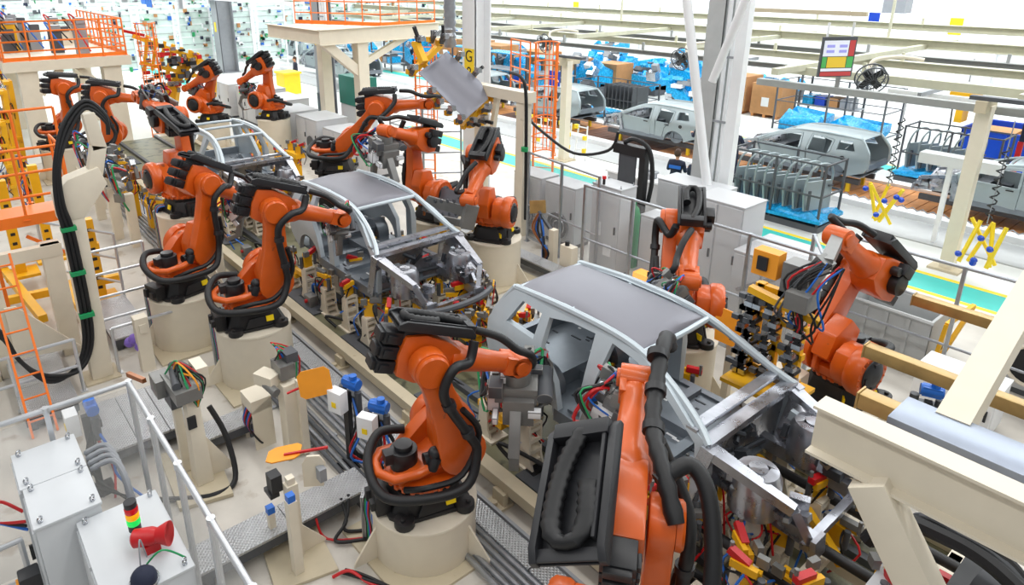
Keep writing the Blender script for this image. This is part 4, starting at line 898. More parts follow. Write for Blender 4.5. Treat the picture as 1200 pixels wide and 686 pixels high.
# cream and yellow machine frames at left
t = thing('machine_portal', 'cream steel portal with triangular gusset left of the hose post', 'portal', (-12.5, .3, 0))
for x, y in ((-12.2, .25), (-12.35, 1.15), (-14.5, -.1)): MB().bx((x-.14, y-.14, 0), (x+.14, y+.14, 2.0)).build('post', 'cream', t, bevel=.01)
MB().bx((-12.35, .25, 1.8), (-12.2, 1.3, 2.0)).build('beam', 'cream', t); MB().prism([(0, 0), (.9, 0), (.15, .9), (0, .9)], (-12.05, .35, .3), (.2, .98, 0), (0, 0, 1), (.05, 0, 0)).build('gusset', 'cream', t); MB().bx((-12.2, -.9, .0), (-12.0, .1, 1.7)).build('side_panel', 'cream_dark', t)
for i, (x, y, z0, z1) in enumerate(((-15.2, 1.9, 0, 1.9), (-14.2, 2.0, 0, 1.7), (-15.8, .9, .3, 2.3), (-17.2, 1.6, 0, 2.2))):
    t = thing('guide_post', 'yellow guide post with black slot marks at left, %s from the hose post' % ORD[i], 'post', (x, y, z0), 0, 'yellow guide posts')
    MB().bx((x-.09, y-.09, z0), (x+.09, y+.09, z1)).build('post', 'yellow', t); MB().bx((x-.3, y-.3, z0), (x+.3, y+.3, z0+.06)).build('foot_plate', 'yellow', t)
    for k2 in range(7): MB().box((x+.092, y, z0+.3+k2*.2), (.01, .08, .06)).build('slot', 'black_plastic', t)
for i, (a, b) in enumerate((((-16.5, .6, .35), (-13.2, .9, .35)), ((-16.5, 1.4, .35), (-13.2, 1.5, .35)), ((-16.2, .3, .5), (-16.0, 2.4, .5)), ((-14.6, .2, .3), (-14.4, 2.4, .3)))):
    solo(MB().bar(a, b, .14, .14), 'yellow_beam', ['long yellow floor beam furthest left behind the portal', 'long yellow floor beam next to the guide posts', 'yellow cross beam furthest back by the guide posts', 'yellow cross beam nearest the portal'][i], 'beam', 'yellow', 'yellow floor beams')
guard_rail('steel_guard', 'polished four bar steel guard rail between the hose post and the drums', [(-12.3, 1.6), (-12.3, 2.5)], 0, 1.7, 'rail_steel', n=4, sp=.9, r=.026)
guard_rail('steel_guard', 'polished steel guard rail crossing in front of the portal, low', [(-10.9, -.6), (-10.9, 1.05)], 0, .9, 'rail_steel', n=2, sp=.8, r=.026)
guard_rail('steel_guard', 'polished steel guard rail in front of the third drum', [(-11.1, 1.6), (-11.1, 2.6)], 0, .8, 'rail_steel', n=1, sp=.5, r=.026)
guard_rail('steel_guard', 'small steel guard rail behind the guide posts at left', [(-15.3, 1.3), (-13.6, 2.3)], 0, 1.5, 'rail_steel', n=3, sp=.9, r=.026)
solo(MB().bx((-11.05, 1.9, 0), (-10.85, 2.1, .95)).bx((-10.84, 1.95, .7), (-10.82, 2.05, .85)), 'sensor_post', 'short square cream bollard left of the second drum', 'post', 'cream', loc=(-10.95, 2, 0))
t = thing('coolant_bundle', 'purple wrapped hose ends beside the square cream bollard', 'hose', (-11.2, 1.9, .3))
for i in range(3): MB().sph((-11.25+.12*i, 1.85+.05*i, .4+.1*(i % 2)), .09, 8, 6).build('wrap', 'purple', t)
# ------------------------------------------------------------------ right foreground steel
def ibeam(m, p, q, h, b, tf=.02, tw=.016):
    p, q = V(p), V(q); m.bar(p+V((0, 0, h/2-tf/2)), q+V((0, 0, h/2-tf/2)), b, tf); m.bar(p-V((0, 0, h/2-tf/2)), q-V((0, 0, h/2-tf/2)), b, tf); m.bar(p, q, tw, h-2*tf); return m
t = thing('steel_girder', 'big cream I beam girder crossing the right foreground with diagonal strut', 'beam', (0, 4.08, 3.33))
ibeam(MB(), (-1.5, 4.08, 3.33), (2.2, 4.08, 3.33), .36, .17).build('beam', 'cream', t)
MB().bar((-1.12, 4.05, 3.16), (-.6, 4.12, 2.35), .2, .22).build('strut', 'cream', t, bevel=.01); MB().bar((-.6, 4.12, 2.37), (-.15, 4.17, 1.6), .2, .22).build('strut', 'cream', t, bevel=.01)
for q in ((1.9, 4.08),): MB().bar((q[0], q[1], 0), (q[0], q[1], 3.16), .25, .25).build('column', 'cream', t)
t = thing('sheet_duct', 'silver zinc sheet box duct resting behind the cream girder', 'duct', (0, 4.75, 3.3))
MB().bx((-1.26, 4.62, 3.08), (1.6, 4.98, 3.28)).build('duct', 'zinc_sheet', t, bevel=.006)
for x in (-1.2, -1.05): MB().cyl((x, 4.615, 3.15), (x, 4.61, 3.15), .015, n=8).build('hole', 'black_plastic', t)
solo(MB().bar((-.97, 4.95, 3.17), (-1.07, 7.6, 3.86), .2, .24), 'sloping_beam', 'pale sloping beam rising across the right edge behind the silver duct', 'beam', 'cream')
g = 'zinc gold box bars'
for lab, a, b in (('gold zinc box bar highest on the right, pointing at the grey bin', (-2.5, 9.15, 2.25), (.8, 9.15, 2.25)), ('gold zinc box bar passing in front of the right robot shoulder', (-2.2, 6.92, 2.5), (.8, 6.92, 2.5)), ('short gold zinc box bar end beside the silver duct', (-1.62, 5.2, 2.98), (.6, 5.2, 2.98))):
    t = thing('box_bar', lab, 'bar', a, 0, g); MB().bar(a, b, .13, .13).build('bar', 'zinc_gold', t, bevel=.01); MB().box(V(a)-V((.008, 0, 0)), (.016, .145, .145)).build('end_cap', 'zinc_gold', t, bevel=.005)
    MB().bx((b[0]-.1, b[1]-.05, 0), (b[0], b[1]+.05, b[2]-.06)).build('column', 'cream_dark', t)
runs = []
for i, (c, r) in enumerate((('black_rubber', .07), ('black_rubber', .05), ('red', .03), ('blue', .028), ('red', .02), ('black_rubber', .03), ('dark_grey', .04), ('blue', .02), ('black_rubber', .045))):
    o = .06*i
    runs.append(([(-1.5+o*.5, 5.75+o*.3, 1.3), (-1.35+o*.4, 5.8+o*.2, 1.62+o*.25), (-1.0+o*.3, 5.75+o*.1, 1.75+o*.2), (-.6+o*.2, 5.7+o*.2, 1.75), (0, 5.6, 1.5-o*.3)], r, c))
hoses('hose_bundle', 'thick black red and blue hoses curling under the cream girder', runs)
cabinet('machine_cabinet', 'grey lidded machine cabinet under the cream girder strut at bottom right', -1.3, 4.95, -.3, 5.6, 1.3, 'cabinet_grey', doors=1, lift=False)
t = thing('pump_unit', 'dark pump with green flanges below the hose bundle at bottom right', 'pump', (-.4, 5.8, 1.2))
MB().cyl((-.7, 6.0, 1.3), (-.2, 5.85, 1.3), .18, n=18).build('motor', 'dark_grey', t); MB().bx((-.9, 5.75, 0), (.4, 6.4, 1.2)).build('housing', 'black_cast', t)
for i in range(4): MB().cyl((-.7+.2*i, 5.6, 1.3), (-.7+.2*i, 5.55, 1.5), .07, n=10).build('flange', 'green' if i % 2 else 'cream_dark', t)
# grey bin, fence and cabinets at right
def crate(name, label, x0, y0, x1, y1, z0, z1, mn, group=None, legs=True, cat='bin'):
    t = thing(name, label, cat, ((x0+x1)/2, (y0+y1)/2, z0), 0, group); th = .04; zb = z0+(.12 if legs else 0)
    MB().bx((x0, y0, zb), (x1, y1, zb+.05)).build('bottom', mn, t)
    for a, b in (((x0, y0), (x1, y0+th)), ((x0, y1-th), (x1, y1)), ((x0, y0), (x0+th, y1)), ((x1-th, y0), (x1, y1))): MB().bx((a[0], a[1], zb), (b[0], b[1], z1)).build('side', mn, t)
    m = MB(); m.tube([(x0, y0, z1), (x1, y0, z1), (x1, y1, z1), (x0, y1, z1)], .04, 6, True); m.build('rim', mn, t)
    for i in range(1, 4): x = x0+(x1-x0)*i/4; MB().bx((x-.03, y0-.03, zb), (x+.03, y0, z1-.04)).build('rib', mn, t)
    if legs:
        for x in (x0+.08, x1-.08):
            for y in (y0+.08, y1-.08): MB().bx((x-.06, y-.06, z0), (x+.06, y+.06, zb)).build('foot', mn, t)
    return t
crate('plastic_bin', 'grey open plastic bin behind the right robot', -4.15, 11.6, -2.85, 12.5, 0, .9, 'tile_grey')
fence('mesh_fence', 'steel tube fence between the grey bin and the right robot', [(-4.1, 11.45), (2.0, 11.45)], 2.0, 'galvanized', None, 1.5, (.35, .68))
solo(MB().bar((-2.75, 11.7, .03), (-2.6, 12.6, 1.0), .06, .06).bar((-2.75, 11.7, .03), (-2.7, 11.75, .9), .06, .06).bar((-2.7, 11.75, .9), (-2.6, 12.6, 1.0), .06, .06), 'yellow_bracket', 'yellow angle bracket at the end of the grey bin', 'bracket', 'yellow')
t = cabinet('fan_cabinet', 'grey cabinet with round black fan behind the gold bars', -2.1, 12.1, -.4, 13.2, 1.5, 'cabinet_grey', doors=2, lift=False)
MB().cyl((-1.6, 12.04, .55), (-1.6, 12.08, .55), .3, n=24).build('fan', 'black_cast', t); MB().ring((-1.6, 12.03, .55), (0, 1, 0), .32, .03).build('fan_ring', 'cream', t)
solo(MB().bx((-1.35, 11.6, 1.15), (-1.1, 11.75, 1.4)).bx((-1.3, 11.66, .7), (-1.2, 11.7, 1.15)), 'orange_box', 'small orange box hanging on the fence at the right edge', 'box', 'flap_orange')
cabinet('floor_cabinet', 'low white cabinet between the right robot and grey bin', -2.6, 10.3, -1.6, 10.9, .8, 'white', doors=1, lift=False)
# ------------------------------------------------------------------ middle: fence, cabinets, columns
fence('mesh_fence', 'long grey mesh fence behind the middle robots', [(-8.55, 9.75), (-3.9, 9.75), (-4.4, 10.5)], 2.2, 'galvanized', 'mesh_panel', 1.16, (.5,))
fence('mesh_fence', 'grey mesh fence section left of the button cabinet', [(-11.15, 10.7), (-8.75, 10.4)], 2.2, 'galvanized', 'mesh_panel', 1.2, (.42,))
t = cabinet('button_cabinet', 'grey control cabinet with red push button on top, behind the mesh fence', -9.05, 10.55, -8.3, 11.05, 2.0, 'cabinet_grey', 1)
MB().cyl((-8.8, 10.6, 2.0), (-8.8, 10.6, 2.12), .03, n=10).build('button_stem', 'black_plastic', t); MB().cyl((-8.8, 10.6, 2.12), (-8.8, 10.6, 2.18), .045, n=12).build('button', 'lamp_red', t)
MB().bx((-8.9, 10.515, .9), (-8.75, 10.55, 1.2)).build('switch_plate', 'white', t); MB().bx((-8.65, 10.51, .5), (-8.45, 10.55, .75)).build('label', 'white', t)
t = thing('gas_stand', 'black gantry stand with hose beside a green cylinder', 'stand', (-8.6, 11.75, 0))
m = MB().bx((-8.75, 11.65, 0), (-8.6, 11.8, 2.5)); m.bx((-9.45, 11.62, 2.4), (-8.6, 11.82, 2.62)); m.bx((-9.1, 11.5, 0), (-8.3, 12.0, .06)); m.build('frame', 'black_cast', t)
MB().hose([(-9.2, 11.7, 2.65), (-8.9, 11.65, 2.78), (-8.55, 11.7, 2.6), (-8.45, 11.75, 2.0), (-8.55, 11.8, 1.4)], .05, 8).build('hose', 'black_rubber', t)
MB().bx((-9.3, 11.65, 1.5), (-8.85, 11.7, 2.4)).build('manifold', 'dark_grey', t)
t = thing('gas_cylinder', 'green gas cylinder standing beside the black gantry stand', 'cylinder', (-8.5, 11.45, 0)); MB().lathe([(.13, 0), (.14, .05), (.14, 1.2), (.1, 1.35), (.04, 1.42), (.04, 1.5)], (-8.6, 11.42, 0)).build('tank', 'green', t)
hoses('overhead_cable', 'black cable sagging from the orange ladder to the gantry stand', [([(-12.3, 11.6, 2.8), (-11.7, 11.6, 2.5), (-10.6, 11.6, 2.15), (-9.6, 11.65, 2.4), (-9.4, 11.7, 2.85)], .035, 'black_rubber')])
hoses('riser_cable', 'black cable hanging down beside the orange ladder', [([(-12.3, 11.55, 2.8), (-12.25, 11.5, 2.0), (-12.2, 11.4, 1.2), (-12.1, 11.1, .3)], .04, 'black_rubber')])
cabinet('big_cabinet', 'large plain grey cabinet left of the white conduit column', -8.9, 12.6, -7.35, 13.3, 1.75, 'cabinet_grey', 2, lift=False)
cabinet('slim_cabinet', 'slim grey cabinet behind the robot with raised elbow', -8.1, 11.0, -7.65, 11.6, 1.45, 'cabinet_grey', 1, lift=False)
cabinet('tall_cabinet', 'tall light grey cabinet behind the mesh fence, right of the raised robot', -6.75, 10.75, -5.75, 11.5, 2.25, 'cabinet_grey', 2, lift=False)
t = cabinet('fan_cabinet', 'wide low grey cabinet with dark round fan at the fence corner', -5.65, 10.4, -4.55, 11.6, 1.6, 'cabinet_grey', 2, lift=False)
MB().cyl((-5.0, 10.33, .45), (-5.0, 10.37, .45), .3, n=24).build('fan', 'dark_grey', t); MB().ring((-5.0, 10.33, .45), (0, 1, 0), .31, .035).build('fan_ring', 'cream', t); MB().bar((-5.5, 10.36, .9), (-4.8, 10.36, 1.4), .03, .06).build('brace', 'grey', t)
for i, x in enumerate((-11.6, -10.5)):
    t = cabinet('fan_cabinet', 'grey cabinet with wire fan, %s from the orange ladder' % ORD[i], x-.48, 11.1, x+.48, 11.7, 1.5, 'cabinet_grey', 1, lift=False)
    MB().cyl((x, 11.04, .5), (x, 11.08, .5), .32, n=22).build('fan', 'dark_grey', t)
    for r in (.12, .22, .33): MB().ring((x, 11.03, .5), (0, 1, 0), r, .012, 20, 5).build('fan_ring', 'steel', t)
platform('step_platform', 'chain patterned step along the fence behind the tall drum', -12.3, 9.4, -8.7, 9.75, .3, 4)
t = thing('counter', 'long grey counter with white top where two workers sit', 'counter', (-9.4, 14.3, 0))
for i in range(3): MB().bx((-11.6+i*1.05, 14.1, .05), (-10.6+i*1.05, 14.7, 1.05)).build('panel', 'cabinet_grey', t)
MB().bx((-11.65, 14.05, 1.05), (-8.85, 14.75, 1.1)).build('worktop', 'white', t)
crate('metal_box', 'small metal tray on the counter', -10.5, 14.15, -10.2, 14.4, 1.1, 1.25, 'grey', legs=False, cat='tray')
def column(name, label, x, y, h, w_, mn, pipes=0, pm='white', plate=None, side=(1, 0)):
    t = thing(name, label, 'column', (x, y, 0)); ibeam2 = MB(); a = w_/2
    for q in (-1, 1): ibeam2.bx((x-a, y+q*a-.02, 0), (x+a, y+q*a+.02, h))
    ibeam2.bx((x-.02, y-a, 0), (x+.02, y+a, h)); ibeam2.bx((x-a, y-a-.03, 0), (x+a, y-a+.02, h)); ibeam2.build('column', mn, t)
    MB().bx((x-a-.1, y-a-.1, 0), (x+a+.1, y+a+.1, .04)).build('foot_plate', mn, t)
    for i in range(pipes): px_ = x+a+.08+i*.13*side[0]; MB().tube([(px_, y-a+.05+i*.05, .8), (px_, y-a+.05+i*.05, h)], .05, 8).build('pipe', pm, t)
    if pipes:
        for z in (1.6, 3.0, 4.4): MB().bx((x-a, y-a-.02, z), (x+a+.13*pipes+.06, y-a+.0, z+.05)).build('pipe_bracket', 'grey', t)
    if plate: MB().bx((x-.14, y-a-.05, plate), (x+.14, y-a-.035, plate+.6)).build('plate', 'yellow_pale', t)
    return t
t = column('steel_column', 'grey steel column with white conduits, tallest, right of the workers', -8.5, 13.8, 8, .4, 'tile_grey', 2)
for i in range(1): MB().bx((-7.93+.28*i, 13.5, .9), (-7.7+.28*i, 13.7, 8)).build('conduit', 'white', t)
solo(MB().tube([(-8.95, 13.0, 5.9), (-7.72, 13.0, 1.0)], .1, 12), 'brace_tube', 'white inclined tube brace crossing in front of the two workers', 'brace', 'white')
solo(MB().tube([(-7.5, 13.1, 5.9), (-8.15, 13.15, 3.95)], .09, 12), 'brace_tube', 'short white brace meeting the inclined tube near the top', 'brace', 'white')
t = column('steel_column', 'white column with yellow letter plate left of the orange cage ladder', -14.05, 11.5, 8, .5, 'white', 0)
MB().bx((-14.03-.15, 11.19, 3.45), (-13.8, 11.205, 4.3)).build('plate', 'yellow_pale', t)
for s_, z in (('G', 4.1), ('8', 3.68)): text_mesh(s_, .42, (-13.99, 11.188, z), (1, 0, 0), (0, 0, 1), 'letter', 'black_plastic', t, .003)
t = thing('ribbed_duct', 'ribbed grey air duct hanging beside the lettered column', 'duct', (-14.5, 11.3, 4.2)); MB().ribbed([(-14.6, 11.05, 4.3), (-14.6, 11.05, 5.2), (-14.6, 11.05, 6.5)], .17, 14, .07).build('duct', 'galvanized', t)
column('steel_column', 'grey column with white conduit pipes behind the panel gripper', -27.9, 14.2, 8, .6, 'grey', 3, plate=3.2)
column('steel_column', 'grey column with yellow patch beyond the furthest robot', -45.8, 16.3, 8, 1.0, 'grey', 0, plate=2.6)
t = thing('utility_panel', 'red and black electric boxes at the foot of the conduit pipes', 'box', (-27.6, 13.8, .6))
for i, c in enumerate(('dark_grey', 'dark_grey', 'red')): MB().bx((-27.7+.32*i, 13.6, 0), (-27.45+.32*i, 13.8, 1.2)).build('box', c, t)
t = thing('waste_skip', 'dark green metal container beside the conduit pipes', 'container', (-25.2, 14.2, .8)); MB().bx((-26.4, 14.0, .9), (-24.6, 14.8, 2.1)).build('body', 'skip_green', t, bevel=.02)
MB().bx((-26.4, 14.05, 0), (-24.6, 14.75, .88)).build('base', 'cabinet_grey', t); MB().bx((-25.0, 13.985, 1.3), (-24.7, 13.998, 1.8)).build('notice', 'white', t)
t = thing('cable_portal', 'cream portal frame with black riser cable behind the tall drum robot', 'frame', (-12.3, 10.6, 0))
for x in (-13.1, -11.55): MB().bx((x-.13, 10.75, 0), (x+.13, 11.0, 3.4)).build('post', 'cream', t)
MB().bx((-13.3, 10.72, 3.3), (-11.3, 11.02, 3.55)).build('beam', 'cream', t); MB().bar((-12.95, 10.88, 1.2), (-12.5, 10.88, 3.3), .12, .12).build('brace', 'cream', t)
MB().hose([(-11.9, 10.75, 3.95), (-11.5, 10.7, 3.9), (-11.32, 10.7, 3.6), (-11.3, 10.73, 2.5), (-11.28, 10.75, .5)], .04, 8).build('cable', 'black_rubber', t); MB().cyl((-11.3, 10.69, 2.2), (-11.3, 10.69, 2.3), .085, n=10).build('clip', 'green', t)
ladder('cage_ladder', 'orange cage ladder standing behind the tall drum robot', -13.0, 13.0, 0, 4.4, (.8, .6), True, cd=(-.6, .8), wd=.55)
guard_rail('platform_rail', 'orange guard rail at the top of the cage ladder', [(-14.6, 13.2), (-13.4, 12.8)], 2.9, 1.5, n=4, sp=.6)
ladder('cage_ladder', 'orange cage ladder in steel frame behind the panel gripper', -16.6, 11.6, 0, 4.2, (.8, .6), True, cd=(-.6, .8), wd=.55)
t = thing('tube_scaffold', 'thin grey tube frame around the orange cage ladder left of the lettered column', 'scaffold', (-16, 11, 0))
for x, y in ((-17.3, 10.8), (-15.6, 10.8), (-15.0, 11.7), (-17.6, 12.2)): MB().tube([(x, y, 0), (x, y, 2.6)], .03, 6).build('post', 'galvanized', t)
for z in (.7, 1.3, 1.9, 2.55): MB().tube([(-17.6, 12.2, z), (-17.3, 10.8, z), (-15.6, 10.8, z), (-15.0, 11.7, z)], .025, 6).build('rail', 'galvanized', t)
# top centre mezzanine and far left tower
t = thing('mezzanine', 'cream steel mezzanine deck with orange rails beyond the panel gripper', 'platform', (-21.5, 13, 0))
MB().bx((-24.5, 10.8, 4.1), (-20.9, 15.2, 4.35)).build('deck', 'cream', t)
ibeam(MB(), (-20.9, 10.5, 4.15), (-20.9, 15.3, 4.2), .5, .2).build('edge_beam', 'cream', t); ibeam(MB(), (-25.2, 10.6, 4.15), (-20.9, 10.6, 4.15), .45, .2).build('edge_beam', 'cream', t)
MB().bx((-21.3, 11.9, 0), (-20.9, 12.3, 4)).build('column', 'cream', t); MB().bx((-24.6, 12.2, 0), (-24.2, 12.6, 4)).build('column', 'cream', t)
MB().bar((-21.1, 10.7, 4.0), (-21.1, 12.0, 2.9), .3, .3).build('brace', 'cream', t); MB().bar((-21.1, 14.0, 4.0), (-21.1, 12.2, 3.2), .2, .2).build('brace', 'cream', t)
guard_rail('mezzanine_rail', 'orange guard rail along the cream mezzanine edge', [(-24.3, 11.3), (-21.0, 12.9), (-21.0, 15.2)], 4.4, 1.2, n=3, sp=.75, toe=True)
t = thing('machine_tower', 'cream steel tower with broad deck over the far left robot', 'platform', (-29, 4.5, 0))
MB().bx((-37, 2.4, 2.95), (-28.0, 6.4, 3.3)).build('deck', 'cream', t)
for x, y in ((-28.4, 3.1), (-28.4, 5.75), (-34, 3.1), (-34, 5.75)): MB().bx((x-.3, y-.3, 0), (x+.3, y+.3, 2.95)).build('leg', 'cream', t)
for s_, y in ((1, 3.4), (-1, 5.45)): MB().bar((-28.4, y, 2.1), (-28.4, y+s_*.75, 2.95), .3, .2).build('brace', 'cream', t)
guard_rail('tower_rail', 'orange guard rail round the deck of the far left tower', [(-36, 2.5), (-28.1, 2.5), (-28.1, 6.3), (-36, 6.3)], 3.3, 1.3, n=4, sp=.72, toe=True, r=.03)
ladder('cage_ladder', 'orange cage ladder at the right side of the far left tower', -28.3, 7.1, 0, 4.4, (0, 1), True, cd=(1, 0), wd=.6)
rr = random.Random(21)
for i in range(14):
    x = rr.uniform(-35, -29.5); y = rr.uniform(3, 5.9); h = rr.uniform(.4, 1.2)
    c = ('cream', 'grey', 'dark_grey', 'cream', 'yellow')[i % 5]
    t = thing('tower_unit', 'machine unit with valves on the far left tower deck, %s along' % ORD[i], 'machine', (x, y, 3.3), 0, 'machine units on the tower deck')
    MB().bx((x-.2, y-.2, 3.3), (x+.2, y+.2, 3.3+h)).build('body', c, t); MB().bx((x-.3, y-.1, 3.3+h), (x+.25, y+.2, 3.5+h)).build('head', 'dark_grey' if i % 2 else 'grey', t)
    MB().hose([(x, y, 3.4+h), (x+.3, y-.3, 3.6+h), (x+.4, y+.2, 3.4)], .03, 6).build('hose', ('red', 'black_rubber', 'blue')[i % 3], t)
# ------------------------------------------------------------------ yellow machine, white machine cabinets, far left hall
t = thing('yellow_gripper', 'yellow machine arm covered in grippers and hoses beyond the tower', 'machine', (-29, 8.3, 0))
MB().bar((-29.3, 7.6, 0), (-29, 8.0, 1.9), .5, .5, w2=.4).build('post', 'yellow', t); MB().bar((-29, 7.8, 1.7), (-29, 8.9, 3.0), .3, .35).bar((-29, 8.8, 3.1), (-29, 9.7, 2.2), .3, .3).bar((-29, 9.65, 2.3), (-29, 9.5, 1.3), .26, .26).build('arm', 'yellow', t)
m = MB(); rr = random.Random(5)
for i in range(7): m.bar((-29+rr.uniform(-.2, .2), 7.0+.3*i, 2.3+rr.uniform(-.3, .3)), (-28.8, 7.3+.3*i, 3.9-.13*i), .12, .12)
m.bar((-28.9, 6.8, 3.9), (-28.8, 9.0, 2.9), .16, .16); m.bar((-28.9, 6.9, 2.9), (-28.8, 9.0, 2.2), .14, .14); m.build('lattice', 'yellow', t)
for i in range(60):
    y = rr.uniform(6.8, 9.0); z = rr.uniform(2.0, 3.7)-.2*(y-6.8); m = MB(); m.use(('black_cast', 'steel', 'red', 'dark_grey')[i % 4]).box((-28.6+rr.uniform(-.2, .2), y, z), (.15, rr.uniform(.08, .25), rr.uniform(.08, .22))); m.build('clamp', None, t)
MB().bar((-29, 6.5, 4.1), (-28.8, 7.2, 3.9), .1, .1).build('hose', 'red', t)
g = 'white machine cabinets behind the furthest robots'
for i, (x, y, w_, d, h) in enumerate(((-31.5, 11.4, 2.2, 1.4, 1.5), (-29.0, 11.6, 2.0, 1.4, 1.5), (-26.6, 11.6, 2.0, 1.2, 1.4), (-24.2, 10.9, 1.6, 1.2, 1.35), (-22.2, 11.0, 1.6, 1.2, 1.35), (-20.3, 11.0, 1.5, 1.1, 1.2), (-18.6, 10.9, 1.2, 1.0, 1.0))):
    t = cabinet('machine_cabinet', 'white machine cabinet behind the furthest robots, %s from the far end' % ORD[i], x-w_/2, y-d/2, x+w_/2, y+d/2, h, 'cabinet_grey', 2, lift=False, group=g)
    if i in (3, 4): MB().cyl((x+.3, y-d/2-.04, .5), (x+.3, y-d/2-.06, .5), .25, n=14).build('fan', 'dark_grey', t)
t = thing('signal_tower', 'small signal lamp on a post behind the open body shell', 'signal light', (-26, 9.6, 1.4)); MB().cyl((-26, 9.6, 0), (-26, 9.6, 1.7), .03, n=8).build('post', 'grey', t)
for i, nm in enumerate(('lamp_green', 'lamp_amber', 'lamp_red')): MB().cyl((-26, 9.6, 1.7+.13*i), (-26, 9.6, 1.82+.13*i), .06, n=10).build('lens', nm, t)
g = 'yellow fixtures around the open body shell'
rr = random.Random(31)
for i in range(12):
    x = -22.5+i*.6; y = 8.0+rr.uniform(-.1, .5) if i % 2 else 4.0-rr.uniform(0, .35); h = rr.uniform(.6, 1.1)
    t = thing('clamp_stand', 'yellow clamp stand by the open body shell, %s from the far end' % ORD[i], 'fixture', (x, y, 0), 0, g)
    MB().bx((x-.12, y-.12, 0), (x+.12, y+.12, h)).build('post', 'yellow', t); MB().bx((x-.35, y-.15, h), (x+.35, y+.15, h+.14)).build('arm', 'yellow', t)
    for q in (-.25, .25): child(cm[i % 4], 'clamp', t, Matrix.Translation((q, 0, h+.1)) @ Matrix.Rotation(i, 4, 'Z'))
t = thing('orange_tray', 'orange chute plate beside the fourth drum', 'plate', (-16.2, 5.0, .9)); MB().bar((-15.9, 5.0, 1.2), (-15.0, 4.9, 1.0), .3, .04).build('plate', 'yellow', t); MB().bx((-15.6, 4.9, 0), (-15.4, 5.1, 1.0)).build('post', 'cream', t)
# far left hall: tall pale lineside boards, racks and a second line
g = 'pale lineside boards in the far hall'
rr = random.Random(41)
for i in range(52):
    x = (-47, -54, -62, -70)[i % 4]+rr.uniform(-.6, .6); y = 7.5+(i//4)*2.5; t = thing('lineside_board', 'pale lineside board with hung parts, %s from left, %s row back' % (ORD[i//4], ORD[i % 4]), 'rack', (x, y, 0), 0, g)
    for dx in (-1.0, 1.0): MB().bx((x-.06, y+dx-.06, 0), (x+.06, y+dx+.06, 4.2)).build('post', 'white', t)
    for z in (.6, 1.4, 2.2, 3.0, 3.8): MB().bx((x-.04, y-1.05, z), (x+.04, y+1.05, z+.06)).build('shelf', 'white', t)
    m = MB()
    m.use('pale_green').bx((x-.03, y-1, .5), (x-.02, y+1, 4.0))
    for z in (.95, 1.75, 2.55, 3.4): m.use('grey').bx((x+.04, y-1.0, z), (x+.06, y+1.0, z+.03))
    for j in range(34): m.use(('navy', 'grey', 'green', 'white', 'dark_grey', 'card', 'blue', 'white')[rr.randrange(8)]).box((x+.1, y+rr.uniform(-.85, .85), rr.uniform(.5, 4.0)), (.1, rr.uniform(.05, .28), rr.uniform(.05, .3)))
    m.build('hung_parts', None, t, kind='stuff')
for i, (x, y) in enumerate(((-44, 11.5), (-49, 12.5), (-36, 18), (-43, 21), (-52, 21), (-60, 20))):
    solo(MB().bx((x-.5, y-.03, 4.3), (x+.5, y+.03, 4.9)), 'station_sign', 'blue hanging station sign far away, %s of six' % ORD[i], 'sign', 'blue', 'far station signs')
for i in range(5):
    y = 15.5+i*3.2; solo(MB().bx((-90, y-.1, 4.6), (-34, y+.1, 4.8)), 'overhead_rail', 'pale overhead rail in the far left hall, %s across' % ORD[i], 'rail', 'white', 'far overhead rails')
# ------------------------------------------------------------------ the second line in the background
t = thing('assembly_conveyor', 'floor conveyor of wooden slats carrying the grey bodies in the background', 'conveyor', (-12, 21, 0))
for y0, y1 in ((19.5, 19.9), (22.1, 22.5)): MB().bx((-45, y0, 0), (8, y1, .18)).build('side_rail', 'white', t)
for i in range(120):
    x = -30+i*.3; MB().bx((x+.012, 19.92, 0), (x+.288, 22.08, .1)).build('slat', 'wood_dark' if 38 < i < 52 or 22 < i < 30 else 'wood_slat', t)
MB().bx((-45, 17.9, 0), (8, 19.45, .03)).build('walk_mat', 'tile_grey', t)
MB().tube([(-10+.12*i, 19.35, .32+.07*(i % 2)) for i in range(120)], .018, 5).build('coil_cable', 'grey', t)
for i, (x, lab) in enumerate(((-1.85, 'grey body with doors on the background line at right edge, nose cut open'), (-7.3, 'grey body with doors on the background line behind the door rack'), (-12.75, 'grey body with doors on the background line left of the white column'), (-18.2, 'grey body with doors behind the orange cage ladder'), (-23.7, 'pale grey body on the background line beyond the ladder'))):
    c = car('car_body', lab, (x, 21, .55), PI, doors=True, paint='body_grey'); c.scale = (1, 1, .86)
    t = thing('body_skid', 'dark skid under the '+' '.join(lab.split()[:3])+', %s from right' % ORD[i], 'skid', (x-2.2, 21, .1), 0, 'skids under background bodies')
    for y in (20.5, 21.5): MB().bx((x-4.2, y-.06, .35), (x-.3, y+.06, .5)).build('runner', 'dark_grey', t)
    for dx in (.6, 3.6):
        for y in (20.5, 21.5): MB().bx((x-dx-.05, y-.05, .1), (x-dx+.05, y+.05, .36)).build('leg', 'yellow_pale', t)
for i, (x, y, rz) in enumerate(((-33, 19.5, PI), (-38, 20.5, PI), (-46, 22.5, PI), (-52, 19.5, PI))):
    car('car_body', 'distant grey body in the far hall, %s from the mezzanine' % ORD[i], (x, y, .5 if i else .6), rz, doors=True, paint='body_grey')
